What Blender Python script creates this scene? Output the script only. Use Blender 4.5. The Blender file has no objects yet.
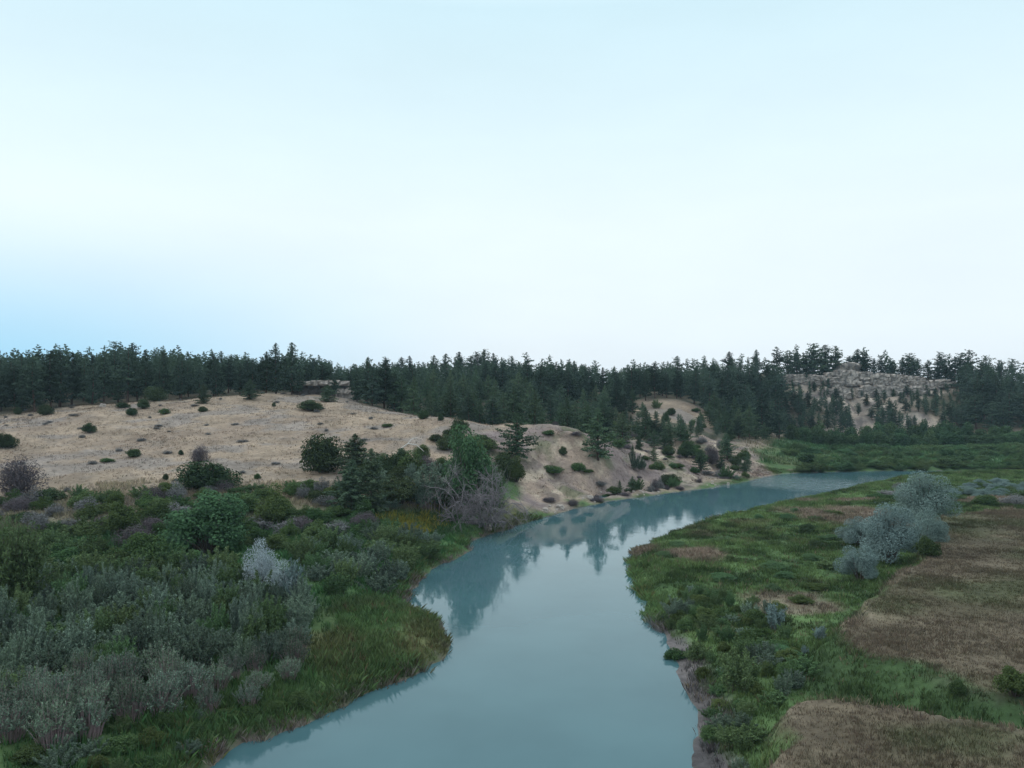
import bpy, math, random
import numpy as np
from mathutils import Vector, noise as mnoise

rng = np.random.default_rng(11)
random.seed(11)
scene = bpy.context.scene
COL = scene.collection
H, F, HOR = 20.0, 804.0, 390.0          # camera height above the water, focal length in pixels, horizon row


# ------------------------------------------------------------------ noise
def _hash(ix, iy, seed):
    n = (ix.astype(np.int64) * 374761393 + iy.astype(np.int64) * 668265263 + seed * 974634777) & 0x7fffffff
    n = ((n ^ (n >> 13)) * 1274126177) & 0x7fffffff
    return ((n ^ (n >> 16)) & 0xffff) / 65535.0


def vnoise(x, y, s, seed=0):
    x = np.asarray(x, float) / s
    y = np.asarray(y, float) / s
    ix, iy = np.floor(x), np.floor(y)
    fx, fy = x - ix, y - iy
    fx = fx * fx * (3 - 2 * fx)
    fy = fy * fy * (3 - 2 * fy)
    a, b = _hash(ix, iy, seed), _hash(ix + 1, iy, seed)
    c, d = _hash(ix, iy + 1, seed), _hash(ix + 1, iy + 1, seed)
    return (a + (b - a) * fx) * (1 - fy) + (c + (d - c) * fx) * fy - 0.5


def fbm(x, y, s, seed=0, o=4):
    r, amp = 0, 1.0
    for k in range(o):
        r = r + amp * vnoise(x, y, s / 2 ** k, seed + 17 * k)
        amp *= 0.5
    return r


def sstep(a, b, x):
    t = np.clip((np.asarray(x, float) - a) / (b - a), 0, 1)
    return t * t * (3 - 2 * t)


# ------------------------------------------------------------------ plan of the place
def g(px, py, z=0.0):                    # photo reading -> plan position at a known height
    Y = (H - z) * F / (py - HOR)
    return ((px - 512) / F * Y, Y)


def smooth_poly(pts, n=5, closed=True):
    P = np.array(pts, float)
    out = []
    m = len(P)
    for i in range(m):
        p0, p1, p2, p3 = P[(i - 1) % m], P[i], P[(i + 1) % m], P[(i + 2) % m]
        for k in range(n):
            t = k / n
            out.append(0.5 * ((2 * p1) + (p2 - p0) * t + (2 * p0 - 5 * p1 + 4 * p2 - p3) * t * t + (3 * p1 - p0 - 3 * p2 + p3) * t ** 3))
    return np.array(out)


def sdist(poly, x, y):                   # signed distance, positive inside
    x = np.asarray(x, float)
    y = np.asarray(y, float)
    d2 = np.full(x.shape, 1e18)
    ins = np.zeros(x.shape, bool)
    n = len(poly)
    for i in range(n):
        ax, ay = poly[i]
        bx, by = poly[(i + 1) % n]
        ex, ey = bx - ax, by - ay
        t = np.clip(((x - ax) * ex + (y - ay) * ey) / (ex * ex + ey * ey + 1e-12), 0, 1)
        d2 = np.minimum(d2, (x - ax - t * ex) ** 2 + (y - ay - t * ey) ** 2)
        c = ((ay > y) != (by > y))
        with np.errstate(divide='ignore', invalid='ignore'):
            ins ^= c & (x < (bx - ax) * (y - ay) / (by - ay + 1e-30) + ax)
    return np.sqrt(d2) * np.where(ins, 1, -1)


LB = [(205, 768), (260, 742), (330, 712), (400, 680), (440, 660), (453, 648), (443, 628), (418, 612), (411, 598), (424, 575), (468, 550),
      (480, 538), (530, 522), (600, 503), (650, 496), (700, 489), (750, 481), (785, 474), (850, 471.5), (940, 470.5), (1024, 470)]
RB = [(1024, 472.6), (960, 473.8), (905, 477), (860, 486), (820, 495), (750, 510), (690, 527), (650, 543), (633, 560), (638, 580), (650, 608),
      (668, 645), (682, 690), (692, 730), (690, 768)]
river = [(-60, -160), (-40, -50), (-27, 5)] + [g(*p) for p in LB] + [(220, 212), (420, 230)] + [(420, 222), (220, 205)] + [g(*p) for p in RB] + [(9, 20), (2, -50), (-20, -160)]
river = smooth_poly(river, 4)

terr_a = smooth_poly([g(856, 603, 3), g(852, 630, 3), g(885, 648, 3), g(945, 668, 3), g(1024, 690, 3), (42, 43), (70, 42), (110, 90), (125, 135),
                      g(1100, 507, 2.5), g(1024, 509, 2.5), g(965, 513, 2.5), g(930, 524, 2.5), g(908, 556, 2.8), g(875, 582, 3)], 4)
terr_b = smooth_poly([(14, 20), g(730, 790, 3), g(765, 735, 3), g(812, 692, 3), g(850, 694, 3), g(905, 702, 3), g(1024, 724, 3), (40, 30), (40, 10), (20, 5)], 4)

# height readings: (column, row, distance)
K = [(0, 768, 37), (-80, 700, 50), (100, 740, 40.5), (0, 640, 58), (0, 580, 75), (200, 640, 59), (200, 580, 77), (300, 620, 65), (350, 560, 85), (100, 540, 92),
     (0, 535, 93), (250, 530, 101), (400, 520, 110), (440, 520, 112), (470, 530, 108),
     (0, 515, 105), (150, 508, 107), (300, 502, 111), (400, 506, 111), (-80, 515, 105),
     (0, 450, 145), (150, 450, 145), (300, 445, 147), (380, 455, 140), (420, 480, 122), (350, 480, 124), (440, 455, 140), (-90, 450, 145), (450, 485, 121),
     (0, 415, 190), (80, 408, 196), (150, 402, 200), (250, 397, 205), (330, 403, 192), (400, 412, 178), (450, 418, 172), (500, 426, 166), (560, 431, 165), (592, 437, 164),
     (500, 470, 142), (530, 500, 135), (560, 492, 144), (560, 448, 158), (610, 487, 156), (610, 455, 165), (650, 482, 164), (650, 452, 177), (700, 476, 178), (700, 449, 200),
     (740, 470, 190), (740, 452, 206), (770, 464, 200), (772, 458, 212),
     (500, 436, 205), (570, 440, 205), (620, 432, 205), (700, 431, 232), (660, 411, 262), (640, 418, 245), (690, 404, 275),
     (0, 391, 280), (150, 389, 290), (300, 391, 290), (400, 391, 300), (500, 388, 320), (600, 388, 330), (660, 385, 343), (740, 380, 345),
     (550, 414, 250), (450, 404, 240), (740, 436, 250), (745, 404, 305), (770, 444, 240),
     (800, 441, 290), (800, 421, 302), (800, 401, 322), (800, 379, 342), (850, 375, 352), (845, 402, 325), (845, 430, 300), (900, 379, 350), (945, 380, 350), (900, 430, 300), (900, 405, 325), (960, 385, 350),
     (960, 432, 300), (1024, 386, 350), (1024, 438, 290), (1120, 386, 350), (1120, 440, 285), (900, 441, 288),
     (800, 450, 245), (900, 450, 250), (1024, 450, 250), (900, 463, 212), (1024, 463, 210), (1120, 455, 235),
     (660, 570, 85), (700, 640, 62), (720, 740, 44), (780, 600, 73), (760, 540, 101), (820, 520, 118), (850, 500, 140), (950, 500, 138), (1024, 490, 156), (1000, 560, 90),
     (900, 640, 61), (950, 730, 44), (1100, 600, 73), (1100, 700, 49), (800, 700, 49)]
kp = []
for px, py, Y in K:
    kp.append(((px - 512) / F * Y, Y, H - (py - HOR) * Y / F))
kp += [(x, 620, 12) for x in (-500, -250, 0, 250, 500)] + [(x, 430, 20) for x in (-400, -200, 0, 200, 400)]
kp += [(-300, 100, 6), (-300, 200, 15), (-300, 300, 19), (330, 100, 4), (330, 250, 3), (330, 350, 22), (-120, 60, 4), (120, 40, 3), (-100, 0, 3), (100, 0, 3), (0, -100, 2), (-200, -200, 4), (200, -200, 4)]
kp = np.array(kp)


cut_poly = smooth_poly([g(520, 520), g(600, 503), g(700, 489), g(775, 476), g(790, 468, 1), g(770, 458, 4), (62, 232), (30, 225), (15, 190), (-5, 160), g(510, 480, 5)], 4)


cliff_poly = smooth_poly([((785 - 512) / F * 338, 338), ((800 - 512) / F * 352, 352), ((860 - 512) / F * 356, 356), ((945 - 512) / F * 352, 352), ((950 - 512) / F * 338, 338),
                          ((905 - 512) / F * 328, 328), ((965 - 512) / F * 303, 303), ((960 - 512) / F * 294, 294), ((830 - 512) / F * 292, 292), ((835 - 512) / F * 315, 315)], 4)


def mq(d2):
    return np.sqrt(d2 + 36.0)


A = mq((kp[:, None, 0] - kp[None, :, 0]) ** 2 + (kp[:, None, 1] - kp[None, :, 1]) ** 2)
n = len(kp)
M = np.zeros((n + 1, n + 1))
M[:n, :n] = A - np.eye(n) * 0.6
M[:n, n] = 1
M[n, :n] = 1
W = np.linalg.solve(M, np.r_[kp[:, 2], 0])


def base_height(x, y):
    xx = np.clip(x, -480, 480)
    yy = np.clip(y, -240, 620)
    r = np.full(x.shape, W[n])
    for i in range(n):
        r += W[i] * mq((xx - kp[i, 0]) ** 2 + (yy - kp[i, 1]) ** 2)
    return r


def pxof(x, y):
    return 512 + F * x / np.maximum(y, 1.0)


def full_height(x, y):
    z = base_height(x, y)
    far = sstep(420, 700, np.hypot(x, y))
    z = np.clip(z, 0.7, 32) * (1 - far) + (11 + fbm(x, y, 900, 5, 3) * 6) * far
    rise = sstep(3.5, 9, z)
    z = z + fbm(x, y, 26, 3) * (0.35 + 1.6 * rise * sstep(0, 60, z * 4)) * sstep(1.0, 6.0, z) + fbm(x, y, 4, 9, 3) * (0.12 + 0.16 * rise)
    # gullies running down the dry slope towards the river
    gl = np.abs(vnoise(x + 0.35 * y + 6 * vnoise(x, y, 15, 41), y * 0.35, 13, 40))
    z = z - 1.1 * (1 - sstep(0.0, 0.16, gl)) * sstep(3.5, 6, z) * (1 - sstep(12, 16, z)) * sstep(-40, 0, x)
    cb = sstep(0, 5, sdist(cut_poly, x, y))
    gb = np.abs(vnoise(x + 0.3 * y, y * 0.4, 7, 44) + 0.5 * vnoise(x, y, 4, 45))
    z = z + cb * (fbm(x, y, 9, 46, 4) * 0.7 + np.abs(fbm(x, y, 3.2, 43, 3)) * 0.9 - 0.3 - 1.0 * (1 - sstep(0, 0.17, gb)))
    ck = sstep(-3, 5, sdist(cliff_poly, x, y) + fbm(x, y, 10, 47) * 6)
    q = z + fbm(x, y, 16, 48) * 9
    hs = 6.5
    fr = q / hs - np.floor(q / hs)
    z = z + ck * (0.55 + 0.6 * vnoise(x, y, 18, 50)) * hs * (sstep(0.5, 0.95, fr) - fr) + ck * fbm(x, y, 3, 49, 3) * 0.8
    s = -sdist(river, x, y) + fbm(x, y, 5, 21, 3) * 0.9
    s = s + vnoise(x, y, 1.3, 23) * 0.5
    w = np.where(x < 0, 1.0 + 3 * sstep(95, 125, y), 3.0)   # left near bank: a low bluff; right near bank: a mud beach
    cap = 0.45 + 0.22 * np.clip(s, 0, 40)
    z = np.where((x < 2) & (y < 112), np.minimum(z, cap + 2.0 * sstep(98, 112, y)), z)
    t = np.where(s > 0, sstep(0, 1, s / w), 0)
    z = np.where(s > 0, 0.03 + 0.05 * np.clip(s, 0, 3) + (z - 0.1) * t, -np.clip(-s * 0.5, 0, 1.6) - 0.02)
    ta = sdist(terr_a, x, y) + fbm(x, y, 6, 31) * 2.2
    tb = sdist(terr_b, x, y) + fbm(x, y, 4, 33) * 1.8
    wa = 0.7 + 3.2 * (1 - sstep(54, 62, y))
    up = np.maximum(sstep(-wa, 0.5, ta) * (1 - sstep(105, 140, y)), sstep(-0.9, 0.5, tb))
    z = z + 1.5 * up
    return z, s, ta, tb


def axis(segs):
    out = [segs[0][0]]
    for a, b, st in segs:
        m = max(1, int(round((b - a) / st)))
        out += list(a + (b - a) * (np.arange(m) + 1) / m)
    return np.array(out)


gs = 260 * 1.35 ** np.arange(1, 13)
xs = np.r_[-gs[::-1], axis([(-260, -110, 1.2), (-110, 110, 0.6), (110, 260, 1.2)]), gs]
ys = np.r_[-400 * 1.6 ** np.arange(6, -1, -1), axis([(-300, -40, 20), (-40, 28, 3), (28, 120, 0.55), (120, 250, 0.9), (250, 400, 1.5)]), 400 * 1.3 ** np.arange(1, 13)]
GX, GY = np.meshgrid(xs, ys)
GZ, GS, GTA, GTB = full_height(GX, GY)


def ground(x, y):
    x = np.atleast_1d(np.asarray(x, float))
    y = np.atleast_1d(np.asarray(y, float))
    i = np.clip(np.searchsorted(xs, x) - 1, 0, len(xs) - 2)
    j = np.clip(np.searchsorted(ys, y) - 1, 0, len(ys) - 2)
    u = np.clip((x - xs[i]) / (xs[i + 1] - xs[i]), 0, 1)
    v = np.clip((y - ys[j]) / (ys[j + 1] - ys[j]), 0, 1)
    return (GZ[j, i] * (1 - u) + GZ[j, i + 1] * u) * (1 - v) + (GZ[j + 1, i] * (1 - u) + GZ[j + 1, i + 1] * u) * v


def shore(x, y):
    x = np.atleast_1d(np.asarray(x, float))
    y = np.atleast_1d(np.asarray(y, float))
    i = np.clip(np.searchsorted(xs, x), 0, len(xs) - 1)
    j = np.clip(np.searchsorted(ys, y), 0, len(ys) - 1)
    return GS[j, i]


_Ym = np.r_[np.arange(30, 150, 0.4), np.arange(150, 420, 0.8)]


def at(px, py):                          # where the sight line through a photo point meets the ground
    X = (px - 512) / F * _Ym
    Z = H - (py - HOR) * _Ym / F
    hit = np.nonzero(Z <= ground(X, _Ym))[0]
    k = hit[0] if len(hit) else len(_Ym) - 1
    return float(X[k]), float(_Ym[k]), float(max(ground(X[k], _Ym[k])[0], 0.0))


# ------------------------------------------------------------------ materials
def new_mat(name):
    m = bpy.data.materials.new(name)
    m.use_nodes = True
    nt = m.node_tree
    nt.nodes.clear()
    out = nt.nodes.new('ShaderNodeOutputMaterial')
    return m, nt, out


def N(nt, t, **kw):
    nd = nt.nodes.new(t)
    for k, v in kw.items():
        if hasattr(nd, k) and not k[0].isupper():
            setattr(nd, k, v)
        else:
            nd.inputs[k].default_value = v
    return nd


def leaf_mat(name, col, col2=None, trans=0.25, vary=0.35, attr=None):
    m, nt, out = new_mat(name)
    L = nt.links.new
    col2 = col2 or tuple(c * 0.6 for c in col)
    info = N(nt, 'ShaderNodeObjectInfo')
    geo = N(nt, 'ShaderNodeNewGeometry')
    mixn = N(nt, 'ShaderNodeMix', data_type='RGBA')
    mixn.inputs[6].default_value = (*col, 1)
    mixn.inputs[7].default_value = (*col2, 1)
    mm = N(nt, 'ShaderNodeMath', operation='MULTIPLY_ADD')
    L(geo.outputs['Random Per Island'], mm.inputs[0])
    mm.inputs[1].default_value = 0.75
    mm.inputs[2].default_value = 0.1
    L(mm.outputs[0], mixn.inputs[0])
    hs = N(nt, 'ShaderNodeHueSaturation')
    r1 = N(nt, 'ShaderNodeMapRange')
    r1.inputs['To Min'].default_value = 1 - vary
    r1.inputs['To Max'].default_value = 1 + vary
    L(info.outputs['Random'], r1.inputs['Value'])
    L(r1.outputs[0], hs.inputs['Value'])
    fr = N(nt, 'ShaderNodeMath', operation='FRACT')
    m7 = N(nt, 'ShaderNodeMath', operation='MULTIPLY')
    L(info.outputs['Random'], m7.inputs[0])
    m7.inputs[1].default_value = 7.31
    L(m7.outputs[0], fr.inputs[0])
    r2 = N(nt, 'ShaderNodeMapRange')
    r2.inputs['To Min'].default_value = 0.478
    r2.inputs['To Max'].default_value = 0.53
    L(fr.outputs[0], r2.inputs['Value'])
    L(r2.outputs[0], hs.inputs['Hue'])
    if attr:
        a = N(nt, 'ShaderNodeVertexColor', layer_name=attr)
        L(a.outputs['Color'], hs.inputs['Color'])
    else:
        L(mixn.outputs[2], hs.inputs['Color'])
    df = N(nt, 'ShaderNodeBsdfDiffuse')
    tr = N(nt, 'ShaderNodeBsdfTranslucent')
    L(hs.outputs[0], df.inputs[0])
    L(hs.outputs[0], tr.inputs[0])
    mx = N(nt, 'ShaderNodeMixShader')
    mx.inputs[0].default_value = trans
    L(df.outputs[0], mx.inputs[1])
    L(tr.outputs[0], mx.inputs[2])
    L(mx.outputs[0], out.inputs[0])
    return m


def rough_mat(name, c1, c2, scale=1.5, bump=0.4, c3=None, stretch=(1, 1, 1)):
    m, nt, out = new_mat(name)
    L = nt.links.new
    tc = N(nt, 'ShaderNodeTexCoord')
    mp = N(nt, 'ShaderNodeMapping')
    mp.inputs['Scale'].default_value = stretch
    L(tc.outputs['Object'], mp.inputs[0])
    nz = N(nt, 'ShaderNodeTexNoise', Scale=scale, Detail=8.0, Roughness=0.65)
    L(mp.outputs[0], nz.inputs['Vector'])
    cr = N(nt, 'ShaderNodeValToRGB')
    cr.color_ramp.elements[0].color = (*c1, 1)
    cr.color_ramp.elements[0].position = 0.34
    cr.color_ramp.elements[1].color = (*c2, 1)
    cr.color_ramp.elements[1].position = 0.66
    if c3:
        e = cr.color_ramp.elements.new(0.8)
        e.color = (*c3, 1)
    L(nz.outputs['Fac'], cr.inputs[0])
    b = N(nt, 'ShaderNodeBsdfPrincipled', Roughness=0.92)
    b.inputs['Specular IOR Level'].default_value = 0.15
    L(cr.outputs[0], b.inputs['Base Color'])
    bp = N(nt, 'ShaderNodeBump', Strength=bump, Distance=0.2)
    L(nz.outputs['Fac'], bp.inputs['Height'])
    L(bp.outputs[0], b.inputs['Normal'])
    L(b.outputs[0], out.inputs[0])
    return m


MAT = dict(
    pine=leaf_mat('pine_needles', (0.056, 0.086, 0.060), (0.026, 0.043, 0.034), 0.12, 0.45),
    young=leaf_mat('young_pine_needles', (0.084, 0.128, 0.074), (0.042, 0.068, 0.044), 0.15, 0.35),
    bark=rough_mat('pine_bark', (0.05, 0.035, 0.03), (0.11, 0.075, 0.06), 3.0),
    juniper=leaf_mat('juniper_scales', (0.062, 0.090, 0.044), (0.027, 0.043, 0.025), 0.12, 0.25),
    cone=leaf_mat('cone_juniper_scales', (0.088, 0.128, 0.078), (0.040, 0.062, 0.042), 0.15, 0.2),
    leafy=leaf_mat('box_elder_leaves', (0.094, 0.166, 0.082), (0.040, 0.078, 0.040), 0.2, 0.15),
    olivegreen=leaf_mat('yellow_green_leaves', (0.090, 0.125, 0.048), (0.045, 0.072, 0.030), 0.25, 0.25),
    greenbush=leaf_mat('green_bush_leaves', (0.084, 0.136, 0.056), (0.038, 0.064, 0.030), 0.25, 0.3),
    willow=leaf_mat('willow_leaves', (0.158, 0.220, 0.165), (0.042, 0.064, 0.050), 0.16, 0.42),
    willowgreen=leaf_mat('green_willow_leaves', (0.118, 0.182, 0.082), (0.044, 0.074, 0.038), 0.18, 0.3),
    stem=rough_mat('willow_stems', (0.175, 0.132, 0.138), (0.27, 0.21, 0.215), 4.0),
    darkstem=rough_mat('shrub_stems', (0.05, 0.04, 0.035), (0.10, 0.08, 0.07), 4.0),
    sage=leaf_mat('sagebrush_leaves', (0.175, 0.185, 0.19), (0.10, 0.10, 0.105), 0.15, 0.2),
    mauve=leaf_mat('mauve_twigs', (0.13, 0.115, 0.13), (0.07, 0.06, 0.07), 0.1, 0.2),
    silver=leaf_mat('silver_leaves', (0.175, 0.250, 0.240), (0.085, 0.126, 0.124), 0.12, 0.10),
    white=leaf_mat('white_silver_leaves', (0.40, 0.47, 0.50), (0.20, 0.25, 0.27), 0.2, 0.1),
    cotton=leaf_mat('cottonwood_leaves', (0.070, 0.122, 0.058), (0.034, 0.064, 0.036), 0.2, 0.25),
    dead=rough_mat('dead_wood', (0.105, 0.096, 0.106), (0.235, 0.218, 0.23), 3.0),
    pale=rough_mat('bleached_wood', (0.45, 0.43, 0.42), (0.62, 0.60, 0.58), 5.0),
    rock=rough_mat('sandstone', (0.12, 0.110, 0.108), (0.38, 0.34, 0.305), 0.45, 0.8, (0.50, 0.455, 0.41), (1.6, 1.6, 0.8)),
    shaderock=rough_mat('shaded_rock', (0.06, 0.054, 0.054), (0.13, 0.112, 0.106), 0.6, 0.6),  # rock below the ledge slab, the slab's shade put into its colour
    palerock=rough_mat('pale_boulder', (0.22, 0.195, 0.175), (0.40, 0.36, 0.33), 1.2, 0.5),
    grass=leaf_mat('grass_blades', (0.1, 0.1, 0.1), None, 0.3, 0.0, 'Col'),
)


# ------------------------------------------------------------------ mesh helpers
def mesh_from(name, V, Q, mat, tri=False, smooth=False, cols=None):
    V = np.asarray(V, np.float32).reshape(-1, 3)
    Q = np.asarray(Q, np.int32)
    k = Q.shape[1]
    me = bpy.data.meshes.new(name)
    me.vertices.add(len(V))
    me.vertices.foreach_set('co', V.ravel())
    me.loops.add(Q.size)
    me.loops.foreach_set('vertex_index', Q.ravel())
    me.polygons.add(len(Q))
    me.polygons.foreach_set('loop_start', np.arange(0, Q.size, k, dtype=np.int32))
    me.polygons.foreach_set('use_smooth', np.full(len(Q), smooth))
    if cols is not None:
        a = me.color_attributes.new('Col', 'FLOAT_COLOR', 'POINT')
        c4 = np.ones((len(V), 4), np.float32)
        c4[:, :3] = cols
        a.data.foreach_set('color', c4.ravel())
    me.update(calc_edges=True)
    me.materials.append(mat)
    return me


def unit(v):
    return v / (np.linalg.norm(v, axis=-1, keepdims=True) + 1e-9)


def leaves(C, size, outward=None, bias=0.0, aspect=0.7, axis_dir=None, r=None):
    """diamond shaped leaf clumps at the points C"""
    r = r or rng
    C = np.asarray(C, float)
    m = len(C)
    size = np.broadcast_to(size, (m,))[:, None]
    nrm = unit(r.normal(size=(m, 3)))
    if outward is not None and bias > 0:
        nrm = unit(nrm * (1 - bias) + unit(outward) * bias)
    ref = unit(r.normal(size=(m, 3))) if axis_dir is None else unit(axis_dir)
    u = unit(ref - nrm * np.sum(ref * nrm, 1, keepdims=True))
    v = np.cross(nrm, u)
    bow = nrm * size * 0.15
    V = np.stack([C - u * size - bow, C + v * size * aspect, C + u * size - bow, C - v * size * aspect], 1).reshape(-1, 3)
    Q = np.arange(4 * m).reshape(m, 4)
    return V, Q


def tube(path, radii, sides=6):
    path = np.asarray(path, float)
    m = len(path)
    d = unit(np.gradient(path, axis=0))
    up = np.array([0.31, 0.17, 0.93]) if abs(d[0][2]) < 0.9 else np.array([0.93, 0.31, 0.1])
    u = unit(np.cross(d, up))
    v = np.cross(d, u)
    ang = np.arange(sides) / sides * 2 * math.pi
    ring = path[:, None, :] + np.asarray(radii)[:, None, None] * (np.cos(ang)[None, :, None] * u[:, None, :] + np.sin(ang)[None, :, None] * v[:, None, :])
    V = ring.reshape(-1, 3)
    i = np.arange(m - 1)[:, None] * sides
    j = np.arange(sides)[None, :]
    a = i + j
    b = i + (j + 1) % sides
    Q = np.stack([a, b, b + sides, a + sides], -1).reshape(-1, 4)
    return V, Q


def join(parts):
    Vs, Qs, o = [], [], 0
    for V, Q in parts:
        Vs.append(V)
        Qs.append(np.asarray(Q) + o)
        o += len(V)
    return np.concatenate(Vs), np.concatenate(Qs)


def tag(o, label=None, cat=None, group=None, kind=None):
    if label:
        o['label'] = label
    if cat:
        o['category'] = cat
    if group:
        o['group'] = group
    if kind:
        o['kind'] = kind
    return o


def obj(name, me, parent=None):
    o = bpy.data.objects.new(name, me)
    COL.objects.link(o)
    if parent:
        o.parent = parent
    return o


def thing(name, parts, loc, rz, scale, label, cat, group=None):
    """parts: list of (part name, mesh); an Empty at the base parents them"""
    r = bpy.data.objects.new(name, None)
    r.empty_display_size = 0.3
    COL.objects.link(r)
    r.location = loc
    r.rotation_euler = (0, 0, rz)
    r.scale = scale if hasattr(scale, '__len__') else (scale, scale, scale)
    tag(r, label, cat, group)
    for nm, me in parts:
        obj(nm, me, r)
    return r


# ------------------------------------------------------------------ plant prototypes (unit: real metres for pines, unit size for bushes)
def pine_mesh(seed, h=12.0, R=2.6, bare=0.18, mat='pine', dens=1.0, clump=0.36, shape=0.8, fine=1.0):
    r = np.random.default_rng(seed)
    bend = r.normal(size=2) * 0.25
    tz = np.linspace(0, 1, 8)
    path = np.stack([bend[0] * np.sin(tz * 2.5), bend[1] * np.sin(tz * 2.1), tz * h], 1)
    T = tube(path, 0.22 * (1 - tz) ** 0.8 + 0.03, 6)
    C, D, S = [], [], []
    az_ph = r.random() * 6.28
    nb = int(92 * dens)
    for k in range(nb):
        t = bare + (1 - bare) * ((k + r.random()) / nb) ** 0.9
        prof = (1 - t) ** shape * (0.55 + 0.45 * min(1, (t - bare) / 0.22 + 0.25))
        az = k * 2.4 + r.normal() * 0.5
        ln = R * prof * r.uniform(0.5, 1.2) * (1 + 0.3 * math.sin(az_ph + az + 2.3 * t * 6.28)) + 0.12
        base = np.array([np.interp(t, tz, path[:, 0]), np.interp(t, tz, path[:, 1]), t * h])
        rise = r.uniform(-0.15, 0.35) + 0.5 * t
        nc = max(2, int(ln / 0.42))
        for c in range(nc):
            f = (c + 0.6) / nc
            if f < 0.25 and r.random() < 0.5:
                continue
            p = base + np.array([math.cos(az), math.sin(az), 0]) * ln * f + np.array([0, 0, ln * f * rise - 0.12 * ln * f * f])
            q = int(fine * (3 + 2 * r.random()))
            C.append(p + r.normal(size=(q, 3)) * np.array([0.24, 0.24, 0.14]) * min(1, 0.45 + 1.6 * (1 - t)))
            D.append(np.tile(np.array([math.cos(az), math.sin(az), 0.9]), (q, 1)))
            S.append(np.full(q, clump * r.uniform(0.7, 1.25) * min(1, 0.45 + 1.6 * (1 - t))))
    C.append(np.array([[bend[0] * 0.6, bend[1] * 0.86, h * x] for x in np.linspace(0.9, 1.015, 7)]) + r.normal(size=(7, 3)) * 0.05)
    D.append(np.tile(np.array([0, 0, 1.0]), (7, 1)))
    S.append(np.full(7, 0.2))
    Lf = leaves(np.concatenate(C), np.concatenate(S), np.concatenate(D), 0.35, 0.6, r=r)
    return mesh_from('pine_trunk_mesh', *T, MAT['bark'], smooth=True), mesh_from('pine_crown_mesh', *Lf, MAT[mat])


def bush_mesh(seed, nl=2200, leaf=0.045, lobes=14, mat='juniper', top=0.6, width=0.5, skirt=0.0, aspect=0.65, rlobe=(0.13, 0.24), stems=True, spiky=0.0, shell=(0.62, 0.42), ragged=0.12, bias=0.55, zmin=0.01):
    """lobed bush, height 1, spread 1: leaf clumps on the shells of many lobes, stems below"""
    r = np.random.default_rng(seed)
    L = []
    for k in range(lobes):
        a = k * 2.4 + r.normal() * 0.4
        rr = math.sqrt((k + 0.5) / lobes) * width * r.uniform(0.6, 0.85)
        zt = top * (1 - (rr / width) ** 2 * 0.75) * r.uniform(0.78, 1.15)
        rl = r.uniform(*rlobe)
        zt *= r.choice([0.7, 0.9, 1.0, 1.1])
        L.append((rr * math.cos(a), rr * math.sin(a), max(zt, rl * 0.7), rl))
        if zt > 0.4 and r.random() < 0.7:
            L.append((rr * math.cos(a) * 1.1, rr * math.sin(a) * 1.1, zt * r.uniform(0.35, 0.6), rl * 1.05))
    L = np.array(L)
    k = r.choice(len(L), nl, p=L[:, 3] ** 2 / np.sum(L[:, 3] ** 2))
    d = unit(r.normal(size=(nl, 3)))
    rad = L[k, 3] * (shell[0] + shell[1] * r.random(nl) ** 0.7) * np.where(r.random(nl) < ragged, r.uniform(1.05, 1.5, nl), 1)
    C = L[k, :3] + d * rad[:, None] * np.array([1, 1, 1 + spiky])
    ok = C[:, 2] > zmin * (1 + 0.8 * np.sin(3 * np.arctan2(C[:, 1], C[:, 0]) + seed))
    C, d, k = C[ok], d[ok], k[ok]
    out = d + np.array([0, 0, 0.5])
    Lf = leaves(C, leaf * r.uniform(0.65, 1.3, len(C)), out, bias, aspect, axis_dir=(d + np.array([0, 0, 0.6]) if spiky else None), r=r)
    fol = mesh_from('foliage_mesh', *Lf, MAT[mat])
    if not stems:
        return fol, None
    parts = []
    for lx, ly, lz, rl in L[::2]:
        p = np.array([[lx * 0.15, ly * 0.15, -0.04], [lx * 0.45, ly * 0.45, lz * 0.45], [lx, ly, lz]])
        parts.append(tube(p, [0.022, 0.015, 0.005], 5))
    return fol, mesh_from('stem_mesh', *join(parts), MAT['darkstem'], smooth=True)


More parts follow.
